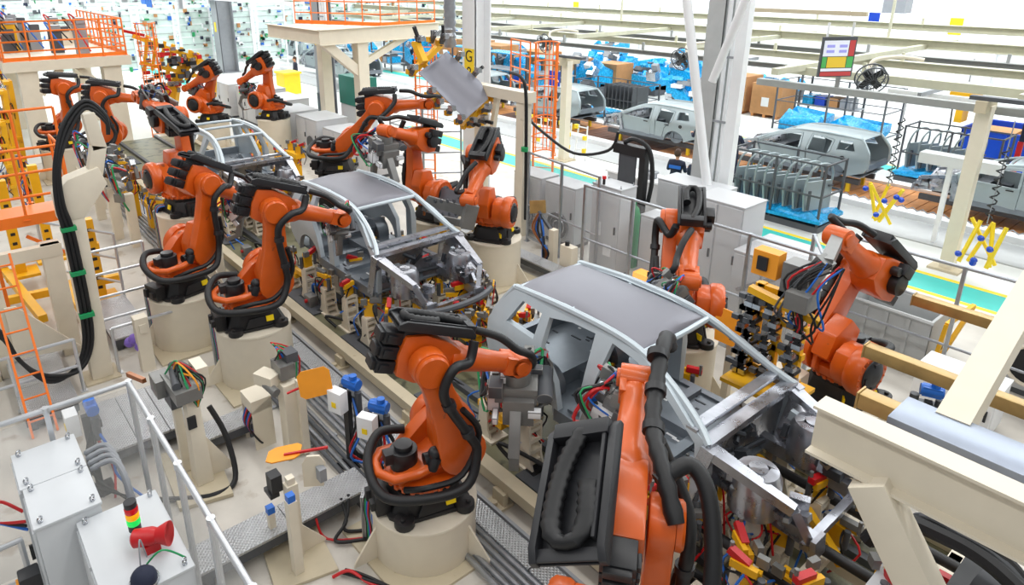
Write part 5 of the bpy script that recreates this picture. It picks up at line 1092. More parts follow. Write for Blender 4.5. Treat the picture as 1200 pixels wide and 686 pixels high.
# door rack
def door_rack(label, x, y, n, cols=True, film=True):
    t = thing('part_rack', label, 'rack', (x, y, 0))
    for dx in (0, 1.25, 2.5):
        for dy in (0, 1.1): MB().bx((x+dx-.025, y+dy-.025, .15), (x+dx+.025, y+dy+.025, 1.75)).build('post', 'dark_grey', t)
    for z in (.9, 1.7):
        for dy in (0, 1.1): MB().bx((x, y+dy-.02, z), (x+2.5, y+dy+.02, z+.04)).build('rail', 'dark_grey', t)
        for dx in (0, 2.5): MB().bx((x+dx-.02, y, z), (x+dx+.02, y+1.1, z+.04)).build('rail', 'dark_grey', t)
    MB().bx((x-.05, y-.05, .0), (x+2.55, y+1.15, .16)).build('base', 'dark_grey', t)
    f = thing('blue_film', 'blue plastic film sheet under the '+' '.join(label.split()[:6]), 'film', (x+1.2, y+.5, .17)); rr = random.Random(int(x*10)+n)
    MB().sheet([(-.1, -.1), (2.6, -.1), (2.6, 1.2), (-.1, 1.2)], [], lambda u, v: ((x+u, y+v, (.37)+.05*math.sin(u*9+v*4)+.04*math.sin(v*13+u*3)), (0, 0, 1)), .14, .08).build('film', 'blue_film', f)
    return t
def loose_door(label, x, y, z, rz, grp):
    global DOORP
    if DOORP is None:
        DOORP = thing('loose_door', label, 'car door', (x, y, z), rz, grp); I = Matrix()
        m = MB(); m.sheet([(0, 0), (.88, 0), (.92, .45), (.9, .72), (0.0, .75), (-.03, .4)], [], lambda u, v: ((u, .05*math.sin(v*2.2), v), (0, -1, 0)), .2, .06); child(m.mesh('panel', 'body_grey'), 'panel', DOORP, I)
        m = MB(); m.tube(catmull([(0, .07, .74), (.03, .0, 1.05), (.25, -.05, 1.22), (.6, -.05, 1.18), (.8, .0, .98), (.89, .06, .72)], 5), .028, 6); child(m.mesh('window_frame', 'body_grey'), 'window_frame', DOORP, I)
        m = MB(); m.box((.04, -.05, .3), (.06, .05, .5)); m.box((.8, .0, .6), (.14, .05, .04)); child(m.mesh('hinge_post', 'dark_grey'), 'hinge_post', DOORP, I)
        return DOORP
    return dup(DOORP, (x, y, z), rz, label, grp)
DOORP = None
door_rack('dark rack of standing door shells in front of background body', -9.45, 16.6, 9)
for i in range(8): loose_door('grey car door shell standing in the dark rack, %s from left' % ORD[i], -9.25+i*.27, 16.7, .44, 1.3, 'door shells in the dark rack')
door_rack('dark rack of door shells behind the tail of background body', -7.6, 23.2, 6)
for i in range(6): loose_door('grey car door behind the body tail, %s from left' % ORD[i], -7.4+i*.3, 23.3, .44, 1.3, 'door shells behind the body tail')
# racks, pallets, bins and film behind the second line
def wire_frame(label, x0, y0, x1, y1, h, film=True, mn='dark_grey', group=None):
    t = thing('pallet_cage', label, 'cage', (x0, y0, 0), 0, group)
    for x in (x0, (x0+x1)/2, x1):
        for y in (y0, y1): MB().bx((x-.03, y-.03, 0), (x+.03, y+.03, h)).build('post', mn, t)
    for z in (.25, h*.6, h):
        for y in (y0, y1): MB().bx((x0, y-.025, z-.03), (x1, y+.025, z)).build('rail', mn, t)
        for x in (x0, x1): MB().bx((x-.025, y0, z-.03), (x+.025, y1, z)).build('rail', mn, t)
    return t
def film(label, x0, y0, x1, y1, z, h, seed=0, group=None):
    r_ = random.Random(seed); a, b, c = (r_.uniform(3, 8) for _ in range(3)); t = thing('film_bundle', label, 'film', ((x0+x1)/2, (y0+y1)/2, z), 0, group)
    MB().sheet([(x0, y0), (x1, y0), (x1, y1), (x0, y1)], [], lambda u, v: ((u, v, z+h*(.55+.25*math.sin(u*a+v*b)+.2*math.sin(v*c+u*2))), (0, 0, 1)), max(.12, (x1-x0)/14), h*.5).build('wrap', 'blue_film', t)
    return t
wire_frame('dark wire cage with blue film pallets behind the background body', -14.0, 27.5, -9.8, 29.2, 2.0)
film('blue film bundle in the wire cage, left one', -13.8, 27.6, -12.2, 29, .2, .7, 1); film('blue film bundle in the wire cage, right one', -11.8, 27.6, -10, 29, .2, .6, 2)
wire_frame('dark rack of hanging panels left of the third background body', -21.5, 23.5, -18.0, 25.0, 1.6)
for i in range(8): solo(MB().bx((-20.0+i*.22, 23.7, .5), (-19.95+i*.22, 24.8, 1.5)), 'hanging_panel', 'dark panel hanging in the rack, %s from left' % ORD[i], 'panel', 'dark_grey', 'dark panels in the rack')
film('blue film spread on the floor under the hanging panels', -21.35, 23.6, -19.85, 24.9, .02, .3, 3)
crate('big_bin', 'bright blue metal bin holding cardboard, behind the background line', -6.9, 26.0, -4.5, 28.2, 0, 1.4, 'bin_blue')
for i, (x, y, w_) in enumerate(((-6.1, 27, .9), (-5.2, 27, .7))): solo(MB().bx((x-w_/2, 26.3, .3), (x+w_/2, 27.8, 1.3)), 'carton', ['brown carton left side in the blue bin', 'brown carton right side in the blue bin'][i], 'box', 'card')
rr = random.Random(77)
CART = [(-12.9+.0*i, 24+i, 0) for i in range(0)]
for i, (x, y, w_, d, h) in enumerate(((-17.2, 30, 1.6, 1.4, 1.7), (-15.4, 30, 1.4, 1.4, 1.5), (-3.4, 26.5, 1.2, 1.2, 1.3), (-1.8, 27, 1.4, 1.2, 1.6), (-29.8, 29.3, 2.2, 1.4, 1.8), (-27.5, 29.5, 2.2, 1.4, 1.6), (-34.5, 30, 2.4, 1.6, 1.8), (-24.3, 29.5, 1.5, 1.4, 1.6), (-38, 31, 2.4, 1.5, 1.8), (-41.5, 31, 2.4, 1.5, 1.6))):
    t = thing('carton', 'brown carton on a pallet behind the second line, %s from right to left' % ORD[i] if i > 3 else ['brown carton pallet right of the white column, left one', 'brown carton pallet right of the white column, right one', 'brown carton beside the blue bin', 'brown carton at the yellow stand'][i], 'box', (x, y, 0), 0, 'brown cartons behind the second line')
    MB().bx((x-w_/2, y-d/2, .14), (x+w_/2, y+d/2, h)).build('box', 'card', t)
    for q in (-.4, 0, .4): MB().bx((x+q*w_-.06, y-d/2, 0), (x+q*w_+.06, y+d/2, .14)).build('pallet_block', 'wood_slat', t)
    MB().bx((x-.2, y-d/2-.006, .5), (x+.15, y-d/2, .9)).build('paper_label', 'white', t)
FILM = [(-47, 27), (-44, 29.5), (-41, 28.0), (-38, 28.5), (-35.2, 27.4), (-32, 28.2), (-29.5, 27.4), (-36.5, 33), (-33, 33.5), (-30, 33), (-27, 32.5), (-24.5, 28), (-23.0, 31), (-26, 36), (-30, 36.6), (-33, 39.5), (-22, 34), (-19.0, 28.8), (-19.5, 31.4), (-17.8, 34.5)]
for i, (x, y) in enumerate(FILM):
    s_ = 1.0+.3*math.sin(i*2.1); h = 1.0+.5*math.sin(i*1.3)
    t = film('blue film wrapped bundle of parts behind the second line, %s from far left' % ORD[i], x-s_, y-.9, x+s_, y+.9, .35, max(.8, h), i+10, 'film wrapped bundles behind the second line')
    MB().bx((x-s_, y-.85, .0), (x+s_, y+.85, .5)).build('pallet', 'dark_grey', t)
    m = MB()
    for j in range(10): m.use(('grey', 'steel', 'white', 'blue_film', 'dark_grey')[j % 5]).box((x+rr.uniform(-s_, s_), y-.7+rr.uniform(-.3, .4), rr.uniform(.5, .6+h)), (rr.uniform(.2, .6), rr.uniform(.1, .5), rr.uniform(.1, .4)), Matrix.Rotation(rr.uniform(0, 3), 3, 'X'))
    m.build('wrapped_parts', None, t, kind='stuff')
for i, (x, y) in enumerate(((-32, 25.8), (-28.6, 25.4), (-25.2, 25.6), (-13.5, 31.5), (-40, 25))):
    t = thing('flow_rack', 'blue topped flow rack with bins behind the second line, %s of five' % ORD[i], 'rack', (x, y, 0), 0, 'blue flow racks')
    for dx in (-1.2, 1.2):
        for dy in (-.5, .5): MB().bx((x+dx-.04, y+dy-.04, 0), (x+dx+.04, y+dy+.04, 2.1)).build('post', 'dark_grey', t)
    for z in (.5, 1.2, 2.05): MB().bx((x-1.25, y-.55, z), (x+1.25, y+.55, z+.05)).build('shelf', 'blue_film' if z > 2 else 'grey', t)
    for q in range(4): MB().bx((x-1.1+.55*q, y-.4, .56), (x-.65+.55*q, y+.4, .95)).build('bin', ('bin_blue', 'card', 'grey', 'blue_film')[(q+i) % 4], t)
# small lineside things
def hand_jig(label, x, y, z=.9):
    t = thing('lifting_jig', label, 'jig', (x, y, z), 0, 'yellow lifting jigs'); r_ = random.Random(int(x*13))
    for i in range(5): MB().bar((x+r_.uniform(-.3, .3), y+r_.uniform(-.2, .2), z-.4), (x+r_.uniform(-.4, .4), y+r_.uniform(-.2, .2), z+.5), .06, .06).build('arm', 'yellow_pale', t)
    for i in range(5): qx, qz = x+r_.uniform(-.4, .4), z+r_.uniform(-.4, .4); MB().cyl((qx, y-.2, qz), (qx, y-.27, qz), .07, .04, n=8).build('suction_cup', 'bin_blue', t)
    MB().tube([(x, y, z+.5), (x+.02, y, 3.4)], .012, 5).build('hanger', 'grey', t)
    MB().tube([(x+.07*math.cos(k*1.2), y+.07*math.sin(k*1.2), z+.6+k*.035) for k in range(44)], .016, 5).build('coil_hose', 'black_rubber', t)
hand_jig('yellow lifting jig with suction cups left of the cream lamp post', -5.75, 17.2); hand_jig('yellow lifting jig with suction cups right of the cream lamp post', -3.55, 16.5, .75)
for i, (x, y) in enumerate(((-7.0, 26.0), (-3.0, 22.9), (-1.5, 22.8))):
    t = thing('hoist_balancer', ['yellow hoist gantry over the blue bin', 'yellow hoist balancer right of the cream lamp post', 'yellow hoist balancer at the right edge'][i], 'hoist', (x, y, 2.2)); MB().bx((x-.4, y-.25, 2.1), (x+.4, y+.25, 2.55)).build('body', 'yellow', t, bevel=.04); MB().bx((x-.1, y-.3, 1.6), (x+.1, y+.3, 2.1)).build('handle', 'yellow', t); MB().tube([(x, y, 2.5), (x, y, 3.6)], .02, 5).build('hanger', 'grey', t); MB().tube([(x-.3, y, 2.1), (x-.25, y, 1.4), (x-.3, y, .9)], .025, 5).build('hose', 'black_rubber', t)
g = 'white and yellow jig frames by the ladder'
for i in range(5):
    x = -18.6+i*.75; t = thing('jig_frame', 'white and yellow clamp frame on the floor right of the ladder, %s from left' % ORD[i], 'jig', (x, 17.6, 0), 0, g)
    for dx in (-.25, .25): MB().tube([(x+dx, 17.4, 0), (x+dx*.8, 17.5, 1.2)], .03, 5).build('post', 'white', t)
    for z in (.35, .8, 1.15): MB().tube([(x-.25, 17.42, z), (x+.25, 17.42, z)], .025, 5).build('rail', 'white', t); MB().box((x+(.2 if z < 1 else -.2), 17.38, z), (.12, .1, .14)).build('clamp', 'yellow_pale', t)
def lamp_post(label, x, y, h, arm):
    t = thing('line_post', label, 'post', (x, y, 0)); MB().bx((x-.13, y-.13, 0), (x+.13, y+.13, h)).build('post', 'cream', t); MB().bx((x-.3, y-.3, 0), (x+.3, y+.3, .05)).build('foot_plate', 'cream_dark', t)
    MB().bx((x-.1, y-.4, h-.12), (x+.1, y+arm, h+.12)).build('arm', 'cream_dark', t); MB().bx((x-.25, y-.3, h+.12), (x+.9, y-.1, h+.2)).build('bracket', 'dark_grey', t); return t
lamp_post('cream line post at right with notice board near its top', -4.1, 16.7, 3.6, .3); lamp_post('cream line post between the ladder and third background body', -15.9, 16.9, 3.4, .5)
lamp_post('cream line post behind the orange cage ladder', -22.0, 22.2, 3.2, .3)
t = thing('notice_box', 'white cantilever box mounted on the cream line post', 'box', (-5.0, 18.2, 1.9)); MB().bx((-5.5, 18.0, 1.9), (-3.9, 18.4, 2.15)).build('box', 'white', t); MB().bx((-4.9, 18.1, 0), (-4.8, 18.2, 1.9)).build('post', 'white', t)
t = thing('andon_board', 'dark blue andon panel with red stripe beside the hoist', 'board', (-4.5, 22.5, 1.8)); MB().bx((-4.6, 22.4, 1.9), (-4.2, 22.5, 2.7)).build('panel', 'navy', t); MB().bx((-4.62, 22.4, .2), (-4.5, 22.5, 1.9)).build('stripe', 'red', t)
t = thing('safety_gate', 'yellow tube gate beside the brown carton', 'gate', (-3.9, 25, 0))
for x in (-4.4, -3.5): MB().tube([(x, 25, 0), (x, 25, 1.3)], .07, 8).build('post', 'yellow_pale', t)
for z in (.5, 1.3): MB().tube([(-4.4, 25, z), (-3.5, 25, z)], .06, 8).build('rail', 'yellow_pale', t)
# overhead steel, cable trays, fans and the hanging screen
g = 'overhead beams above the second line'
for i, (y, z, h, w_, mn) in enumerate(((27, 3.85, .3, .35, 'overhead_beam'), (25.5, 3.5, .18, .3, 'overhead_grey'), (23, 3.55, .22, .3, 'overhead_beam'), (21, 3.4, .16, .25, 'overhead_grey'), (18.6, 3.65, .2, .22, 'overhead_beam'), (17.2, 3.45, .16, .22, 'overhead_grey'), (30, 4.2, .25, .3, 'overhead_beam'))):
    t = thing('overhead_beam', ['beige overhead beam, thickest, below the far windows', 'grey overhead cable tray just under the thick beige beam', 'beige overhead beam above the background bodies', 'grey overhead cable tray above the background bodies', 'beige overhead beam on the cream line posts', 'grey overhead tray lowest, on the cream line posts', 'beige overhead beam furthest back'][i], 'beam', (-12, y, z), 0, g)
    x0 = -60 if i in (0, 1, 6) else (-42 if i < 4 else -9.3)
    if i < 4 or i == 6: ibeam(MB(), (x0, y, z), (6, y, z), h, w_).build('beam', mn, t)
    else: MB().bx((x0, y-w_/2, z-h/2), (6, y+w_/2, z+h/2)).build('beam', mn, t)
    for k2 in range(int((6-x0)/4)): x = x0+2+k2*4; MB().bx((x-.04, y-.04, z), (x+.04, y+.04, z+(7-z if k2 % 3 == 0 and i == 0 else .35))).build('hanger', mn, t)
for i in range(9):
    x = -40+i*5.2; solo(MB().bx((x-.09, 17.0 if x > -9.5 else 20.8, 3.68), (x+.09, 30, 3.84)), 'cross_beam', 'beige overhead cross beam above the second line, %s from far left' % ORD[i], 'beam', 'overhead_beam', 'overhead cross beams')
for i, (x, y) in enumerate(((-26, 22), (-19, 22), (-12.5, 22), (-6, 19.6), (-2, 19.6))):
    t = thing('tube_light', 'white tube light under the overhead beams, %s from left' % ORD[i], 'light', (x, y, 3.2), 0, 'tube lights'); MB().bx((x-1, y-.06, 3.2), (x+1, y+.06, 3.3)).build('housing', 'white', t); MB().bx((x-.04, y-.86, 3.3), (x+.04, y+.86, 3.4)).build('bracket', 'grey', t)
def fan(label, x, y, z, a):
    t = thing('wall_fan', label, 'fan', (x, y, z)); d = V((math.cos(a), math.sin(a), -.35)).normalized()
    for s_ in (0, .22): MB().ring(V((x, y, z))+d*s_, d, .34, .018, 22, 5).build('guard_ring', 'dark_grey', t)
    e = d.orthogonal().normalized(); f_ = d.cross(e); m = MB()
    for k2 in range(18):
        q = e*math.cos(k2*PI/9)+f_*math.sin(k2*PI/9); m.tube([V((x, y, z))+q*.06+d*.3, V((x, y, z))+q*.25+d*.28, V((x, y, z))+q*.34+d*.11, V((x, y, z))+q*.3-d*.05], .008, 4)
    m.build('guard_wires', 'dark_grey', t, kind='stuff')
    for k2 in range(4):
        q = e*math.cos(k2*PI/2)+f_*math.sin(k2*PI/2); MB().bar(V((x, y, z))+d*.1+q*.08, V((x, y, z))+d*.14+q*.3, .16, .015, up=d).build('blade', 'black_plastic', t)
    MB().cyl(V((x, y, z))-d*.2, V((x, y, z))+d*.16, .12, n=14).build('motor', 'black_cast', t)
    MB().hose([V((x, y, z))-d*.15, (x-.1, y+.3, z+.35), (x+.3, y+.7, z+.45), (x+.8, y+.9, z+.4)], .05, 8).build('bracket', 'cream', t)
fan('black cage fan on a cream bracket near the top centre', -19.5, 19.5, 3.6, 4.4); fan('black cage fan on a cream bracket left of the white brace tubes', -13.2, 19.5, 3.55, 4.6); fan('black cage fan right of the hanging screen', -6.9, 18.0, 3.75, 5.4)
t = thing('status_screen', 'hanging production status screen with coloured table', 'screen', (-7.3, 16.9, 4.3))
sx, sy = V((.5, .86, .0)).normalized()*.8, V((0, 0, .8)); sn = V((.86, -.5, 0)).normalized(); c0 = V((-7.3, 16.9, 4.25))
Q = lambda a, b: c0+sx*a+sy*b+sn*.06
MB().prism([(-.55, -.55), (.55, -.55), (.55, .6), (-.55, .6)], c0, sx, sy, sn*.05).build('housing', 'dark_grey', t)
def patch(a, b, c, d, mn, name='display'): MB().add([Q(a, b), Q(c, b), Q(c, d), Q(a, d)], [(0, 1, 2, 3)]).build(name, mn, t)
mat('screen_white', (225, 228, 240), .4, var=0, emit=.2); mat('screen_yellow', (225, 190, 60), .4, var=0, emit=.15); mat('screen_green', (80, 170, 90), .4, var=0, emit=.15); mat('screen_red', (190, 70, 70), .4, var=0, emit=.15); mat('screen_violet', (150, 150, 220), .4, var=0, emit=.3)
patch(-.5, .05, .3, .5, 'screen_white'); patch(.32, .05, .5, .5, 'screen_red'); patch(-.5, -.28, -.35, .03, 'screen_green'); patch(-.33, -.28, .28, .03, 'screen_yellow'); patch(.3, -.28, .5, .03, 'screen_green'); patch(-.5, -.38, .5, -.3, 'screen_white'); patch(-.5, -.52, .5, -.4, 'screen_red')
for a, b in ((-.4, .3), (-.4, .15), (0, .3), (0, .15)): MB().add([q+sn*.003 for q in (Q(a, b), Q(a+.25, b), Q(a+.25, b+.08), Q(a, b+.08))], [(0, 1, 2, 3)]).build('table_cell', 'screen_violet', t)
for a in (-.4, .4): MB().tube([c0+sx*a+sy*.6, c0+sx*a+sy*1.0], .03, 6).build('hanger', 'white', t)
MB().bx((-9.6, 16.9, 5.2), (-6.8, 17.0, 5.3)).build('arm', 'cream_dark', t)
for i, (x, y, z) in enumerate(((-31, 40, 5.2), (-21, 40, 6.2), (-12.5, 42, 5.2))):
    t = thing('window_notice', 'blue and white notice high on the far wall, %s from left' % ORD[i], 'sign', (x, 46.3, z), 0, 'blue notices on the far wall'); MB().bx((x-.9, 46.3, z), (x+.9, 46.34, z+1.2)).build('board', 'blue', t); MB().bx((x-.7, 46.28, z+.35), (x+.7, 46.3, z+.85)).build('stripe', 'white', t)
t = thing('station_sign', 'blue station sign hung beside the cream post and ladder', 'sign', (-16.8, 17, 2.6)); MB().bx((-16.75, 16.9, 2.5), (-16.25, 16.95, 3.0)).build('board', 'bin_blue', t); MB().bx((-16.6, 16.89, 2.7), (-16.4, 16.9, 2.76)).build('stripe', 'white', t); MB().tube([(-16.5, 16.93, 0), (-16.5, 16.93, 3.1)], .03, 6).build('post', 'grey', t)
t = thing('ceiling_duct', 'grey square duct hanging before the far windows', 'duct', (-12.4, 34, 5)); MB().bx((-12.9, 33.6, 4.5), (-12.0, 34.4, 8)).build('duct', 'grey', t)
for i, (x, y) in enumerate(((-10.6, 36), (-3.5, 33), (-22.5, 36), (-14.8, 38), (-34, 37))):
    t = thing('hall_column', 'white hall column before the far windows, %s of five' % ORD[i], 'column', (x, y, 0), 0, 'white hall columns'); MB().bx((x-.25, y-.25, 0), (x+.25, y+.25, 9)).build('column', 'white', t); MB().bx((x-.26, y-.27, 3.6), (x+.26, y-.25, 4.3)).build('plate', 'yellow_pale' if i % 2 == 0 else 'bin_blue', t)
    for s_ in (-1, 1): MB().tube([(x, y, 4.0), (x+s_*2.0, y, 8.5)], .12, 8).build('brace', 'white', t)
t = thing('wheeled_bin', 'yellow wheeled bin beside the standing man far away', 'bin', (-34.6, 15.4, 0)); MB().bx((-35.2, 15.0, .1), (-34.2, 15.9, 1.15)).build('body', 'yellow_pale', t); MB().bx((-35.3, 14.95, 1.15), (-34.1, 15.95, 1.25)).build('lid', 'yellow_pale', t)
for dx in (-.4, .4): MB().cyl((-34.7+dx, 14.95, .1), (-34.7+dx, 15.05, .1), .1, n=10).build('wheel', 'black_rubber', t)
# ------------------------------------------------------------------ people
def body_mesh(pts, edges, rad, name, mname, parent):
    me = bpy.data.meshes.new(name); me.from_pydata(pts, edges, []); o = bpy.data.objects.new(name, me); COL.objects.link(o); o.parent = parent
    sk = o.modifiers.new('skin', 'SKIN'); sk.use_smooth_shade = True
    for i, r_ in enumerate(rad): me.skin_vertices[0].data[i].radius = (r_, r_) if not isinstance(r_, tuple) else r_
    me.skin_vertices[0].data[0].use_root = True
    su = o.modifiers.new('sub', 'SUBSURF'); su.levels = su.render_levels = 1
    me.materials.append(M[mname]); return o
def person(label, loc, rz, sit=False, lean=0, reach=False, stripe=False):
    t = thing('person', label, 'person', loc, rz)
    hz = .55 if sit else .95
    c = V((0, lean*.3, hz)); ch = V((0, lean*.75, hz+.42)); nk = V((0, lean*.95, hz+.56)); hd = V((0, lean*1.05+.02, hz+.72))
    P = [c, c+V((0, lean*.2, .2)), ch, nk]; E_ = [(0, 1), (1, 2), (2, 3)]; R_ = [(.17, .12), (.16, .11), (.19, .12), .07]
    for s_ in (-1, 1):
        i = len(P); sh = ch+V((s_*.2, 0, .06)); el = sh+V((s_*.06, .14 if reach else .02, -.26)); wr = el+(V((-s_*.02, .25, .05)) if reach or sit else V((0, .08, -.25)))
        P += [sh, el, wr, wr+(wr-el).normalized()*.06]; E_ += [(2, i), (i, i+1), (i+1, i+2), (i+2, i+3)]; R_ += [.075, .052, .042, .035]
        i = len(P); hp = c+V((s_*.1, 0, -.06))
        kn = hp+(V((s_*.04, .42, .02)) if sit else V((s_*.02, .03, -.42))); an = kn+(V((0, .02, -.42)) if sit else V((0, -.03, -.42))); to = an+V((0, .16, -.03))
        P += [hp, kn, an, to]; E_ += [(0, i), (i, i+1), (i+1, i+2), (i+2, i+3)]; R_ += [.1, .07, .055, .045]
    b = body_mesh(P, E_, R_, 'body', 'navy', t)
    if stripe: MB().box((0, lean*.75-.125, hz+.36), (.34, .03, .09)).build('back_patch', 'blue', t, world=False)
    m = MB(); m.sph(hd, .105, 14, 10, (.86, 1, 1.2)); m.cyl(nk-V((0, 0, .03)), hd-V((0, 0, .05)), .05, n=10); m.sph(hd+V((0, .1, -.01)), .02, 6, 5, (.7, 1, 1.3))
    for s_ in (-1, 1): m.sph(hd+V((s_*.09, 0, 0)), .025, 6, 5, (.5, 1, 1.4)); 
    hh = m.build('head', 'skin', t, world=False)
    for s_ in (-1, 1): MB().sph(hd+V((s_*.035, .095, .025)), .012, 6, 4).build('eye', 'black_plastic', hh, world=False)
    MB().box(hd+V((0, .1, -.055)), (.045, .01, .01)).build('mouth', 'red', hh, world=False)
    MB().sph(hd+V((0, -.015, .03)), .112, 14, 8, (.88, 1, 1.14)).build('hair', 'hair', hh, world=False) if not reach else MB().sph(hd+V((0, -.03, .05)), .105, 14, 8, (.88, .95, 1.05)).build('hair', 'hair', hh, world=False)
    for s_ in (-1, 1):
        q = P[4+8*(0 if s_ < 0 else 1)+2]; d = (q-P[4+8*(0 if s_ < 0 else 1)+1]).normalized(); m = MB(); m.sph(q+d*.09, .045, 8, 6, (.8, 1, .8))
        for k2 in range(4): o_ = V(((k2-1.5)*.02, 0, 0)); m.tube([q+d*.1+o_, q+d*.15+o_, q+d*.18+o_-V((0, 0, .012))], [.011, .01, .008], 5)
        m.tube([q+d*.07+V((-s_*.03, 0, 0)), q+d*.11+V((-s_*.055, 0, 0)), q+d*.13+V((-s_*.05, 0, 0))], .011, 5); m.build('hand', 'skin', t, world=False)
    return t
person('standing man in dark navy work clothes reaching to the grey background body', (-10.75, 18.9, .03), 0, reach=True)
person('seated worker with bright blue back patch behind the grey counter, left one', (-11.0, 16.4, .0), .2, sit=True, stripe=True)
person('seated worker in plain dark jacket behind the grey counter, right one', (-10.3, 16.3, .0), -.1, sit=True)
person('worker standing at the open tail of the third background body', (-11.9, 19.0, .03), .8, reach=True, stripe=True)
person('man standing in dark clothes beside the yellow wheeled bin far away', (-36.2, 16.6, 0), 3.0)
for i, (x, y) in enumerate(((-11.0, 16.35), (-10.3, 16.25))):
    t = thing('stool', 'round work stool under the %s seated worker' % ('left', 'right')[i], 'stool', (x, y, 0)); MB().cyl((x, y, .36), (x, y, .42), .18, n=16).build('seat', 'black_plastic', t); MB().cyl((x, y, .03), (x, y, .36), .03, n=8).build('post', 'steel', t); MB().cyl((x, y, 0), (x, y, .03), .2, n=14).build('base', 'steel', t)
# ------------------------------------------------------------------ small things around the drums and the bodies
t = thing('flap_stand', 'cream stand with amber flap and tangled cables right of the tall drum', 'stand', (-9.6, 10.0, 0))
MB().bx((-9.7, 9.95, 0), (-9.55, 10.1, .9)).build('post', 'cream', t); MB().prism([(-.18, -.14), (.18, -.14), (.18, .14), (-.18, .14)], (-10.2, 10.1, 1.25), (.75, .6, .1), (-.2, .1, 1), (0, -.02, 0)).build('flap', 'zinc_gold', t, label='amber brown flap')
MB().bar((-9.65, 10.0, .85), (-10.15, 10.08, 1.15), .06, .06).build('arm', 'dark_grey', t); rr = random.Random(6); m = MB()
for i in range(8): m.use(('black_rubber', 'copper', 'black_rubber', 'blue')[i % 4]).hose([(-10.1+.1*rr.random(), 10.0, 1.15), (-9.95+rr.uniform(-.2, .2), 9.9, .8), (-9.8+rr.uniform(-.2, .2), 9.95, .35), (-9.9, 10.0, .05)], .025, 6, 5)
m.build('cables', None, t)
t = thing('tank_box', 'cream tank box with dark cap beside the amber flap stand', 'box', (-9.0, 9.9, 0)); MB().bx((-9.2, 9.78, .02), (-8.85, 9.98, .75)).build('body', 'cream', t, bevel=.03); MB().cyl((-9.05, 9.85, .75), (-9.05, 9.85, .85), .05, n=10).build('cap', 'black_plastic', t)
t = thing('cream_block', 'cream block housing beside the right robot base', 'box', (-3.35, 7.85, 0)); MB().bx((-3.55, 7.7, .3), (-3.15, 8.1, 1.3)).build('body', 'cream', t, bevel=.04); MB().bx((-3.45, 7.8, 0), (-3.25, 8.0, .3)).build('foot', 'cream_dark', t)
t = thing('amber_flap_stand', 'amber flap on a post seen through the windscreen pillar', 'stand', (-4.2, 8.0, 0)); MB().bx((-4.25, 7.95, 0), (-4.15, 8.05, 1.35)).build('post', 'cream', t); MB().prism([(-.2, -.2), (.12, -.24), (.2, -.1), (.2, .2), (-.1, .24), (-.2, .1)], (-4.2, 7.9, 1.55), (.8, .55, -.2), (-.2, .2, 1), (0, -.02, 0)).build('flap', 'flap_orange', t)
t = thing('strip_lamp', 'glowing orange inspection lamp box behind the roof of nearest body', 'lamp', (-7.35, 10.5, 0)); MB().bx((-7.75, 10.35, .0), (-7.05, 10.6, .35)).build('housing', 'black_plastic', t); MB().bx((-7.7, 10.34, .35), (-7.1, 10.6, .48)).build('lens', 'lamp_orange', t)
solo(MB().sheet([(-.6, -.4), (.6, -.4), (.65, .4), (-.6, .38)], [], lambda u, v: ((-10.9+u, 8.0+.3*v, 1.62+v*.7+.04*math.sin(u*3)), (0, -.9, .3)), .2, .015), 'pressed_sheet', 'silver pressed panel standing beyond the second silver roofed body', 'car panel', 'roof_steel')
solo(MB().bx((-10.95, 7.95, 0), (-10.85, 8.05, 1.4)), 'panel_post', 'thin yellow post holding the silver pressed panel', 'post', 'yellow')
for i, (x, y, z0, z1) in enumerate(((-24.5, 1.9, 0, 2.9), (-23.3, 1.6, 0, 2.2), (-25.8, 2.2, 0, 3.0), (-20.3, 1.8, 0, 1.4))):
    t = thing('yellow_jig', 'yellow lattice jig at far left under the tower, %s from the hose post' % ORD[3-i], 'jig', (x, y, 0), 0, 'yellow lattice jigs far left')
    for dx in (-.3, .3): MB().bar((x+dx, y, z0), (x+dx*.6, y+.1, z1), .14, .14).build('post', 'yellow', t)
    for q in range(4): z = z0+.3+(z1-z0-.4)*q/3; MB().bx((x-.4, y-.08, z), (x+.4, y+.08, z+.1)).build('rail', 'yellow', t); child(cm[q], 'clamp', t, Matrix.Translation((.2*(-1)**q, -.1, z+.1)))
rr = random.Random(15)
g = 'tooling clusters beside the open body shell'
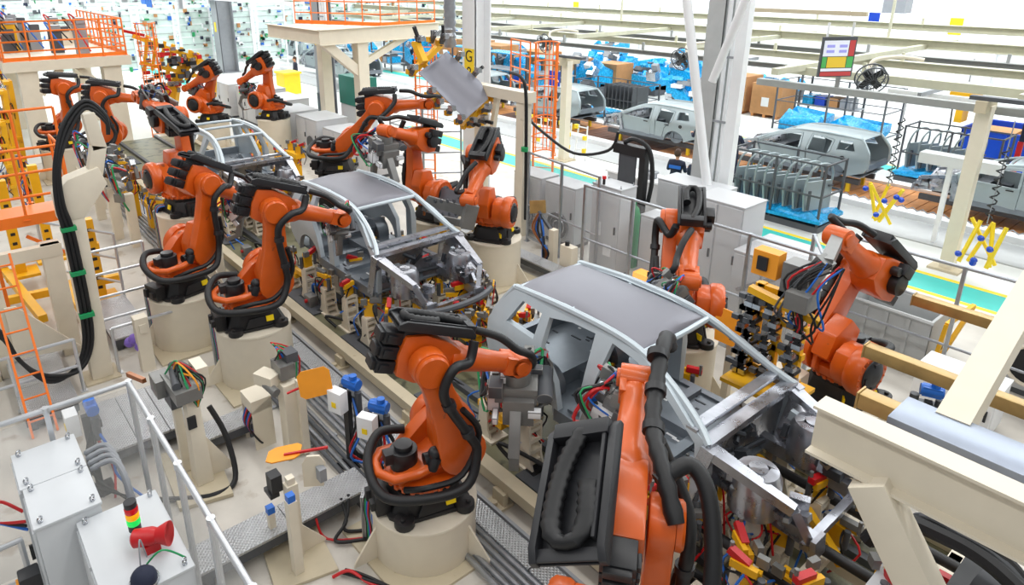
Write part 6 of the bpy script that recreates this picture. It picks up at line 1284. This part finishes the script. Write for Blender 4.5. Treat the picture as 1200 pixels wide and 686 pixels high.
for i, (x, y) in enumerate(((-16.8, 3.3), (-17.6, 3.1), (-18.5, 3.3), (-19.4, 3.1), (-20.3, 3.3))):
    t = thing('tooling_cluster', 'grey and silver tooling cluster left of the open body shell, %s from the near end' % ORD[i], 'tooling', (x, y, 0), 0, g)
    MB().bx((x-.1, y-.1, 0), (x+.1, y+.1, 1.3)).build('post', 'cream', t); m = MB()
    for j in range(14): m.use(('gun_grey', 'steel', 'dark_grey', 'white', 'copper')[j % 5]).box((x+rr.uniform(-.3, .3), y+rr.uniform(-.25, .25), rr.uniform(1.2, 2.0)), (rr.uniform(.08, .3), rr.uniform(.06, .2), rr.uniform(.06, .25)), Matrix.Rotation(rr.uniform(0, 3), 3, 'XYZ'[j % 3]))
    m.build('tooling', None, t); m = MB()
    for j in range(6): m.use(CABLE[j]).hose([(x+rr.uniform(-.3, .3), y, 1.9), (x+rr.uniform(-.4, .4), y-.3, 2.0+.2*rr.random()), (x+rr.uniform(-.4, .4), y-.2, 1.3), (x, y, .8)], .02, 6, 5)
    m.build('cables', None, t)
# loose hoses and conduits on the line bed
runs = []
for i in range(26):
    x = -17+i*.66; y = 4.75+rr.uniform(0, .4); runs.append(([(x, y, .3), (x+rr.uniform(-.3, .3), y-.1, .42+.3*rr.random()), (x+rr.uniform(.1, .5), y+.2, .4), (x+.5, y+rr.uniform(.1, .5), .3)], rr.choice((.014, .02, .026)), ('black_rubber', 'black_rubber', 'red', 'black_rubber', 'blue')[i % 5]))
hoses('bed_hoses', 'loose black red and blue air hoses along the near edge of the line bed', runs, 'hose')
for i, x in enumerate((-16.2, -13.9, -10.8, -8.0, -6.6, -4.2, -3.3)):
    t = thing('junction_box', 'grey junction box on the near edge of the line bed, %s from far end' % ORD[i], 'junction box', (x, 4.85, .27), 0, 'grey junction boxes on the bed'); MB().bx((x-.12, 4.78, .27), (x+.12, 4.95, .5)).build('box', 'gun_grey', t, bevel=.01); MB().cyl((x, 4.78, .4), (x, 4.74, .4), .035, n=10).build('button', 'red', t)
# floor drums' cable trays
for i, (x0, x1) in enumerate(((-8.9, -6.0), (-13.2, -12.2))):
    t = thing('cable_tray', ['galvanized cable tray on the floor between second drum and foreground drum', 'galvanized cable tray on the floor between third and fourth drums'][i], 'tray', ((x0+x1)/2, 3.35, 0)); 
    for j in range(4): MB().tube([(x0, 3.2+.09*j, .06), (x1, 3.2+.09*j, .06)], .032, 8).build('conduit', 'galvanized' if j % 2 else 'dark_grey', t)
    for j in range(3): x = x0+.3+j*(x1-x0-.6)/2; MB().bx((x-.03, 3.1, 0), (x+.03, 3.55, .03)).build('strap', 'grey', t)
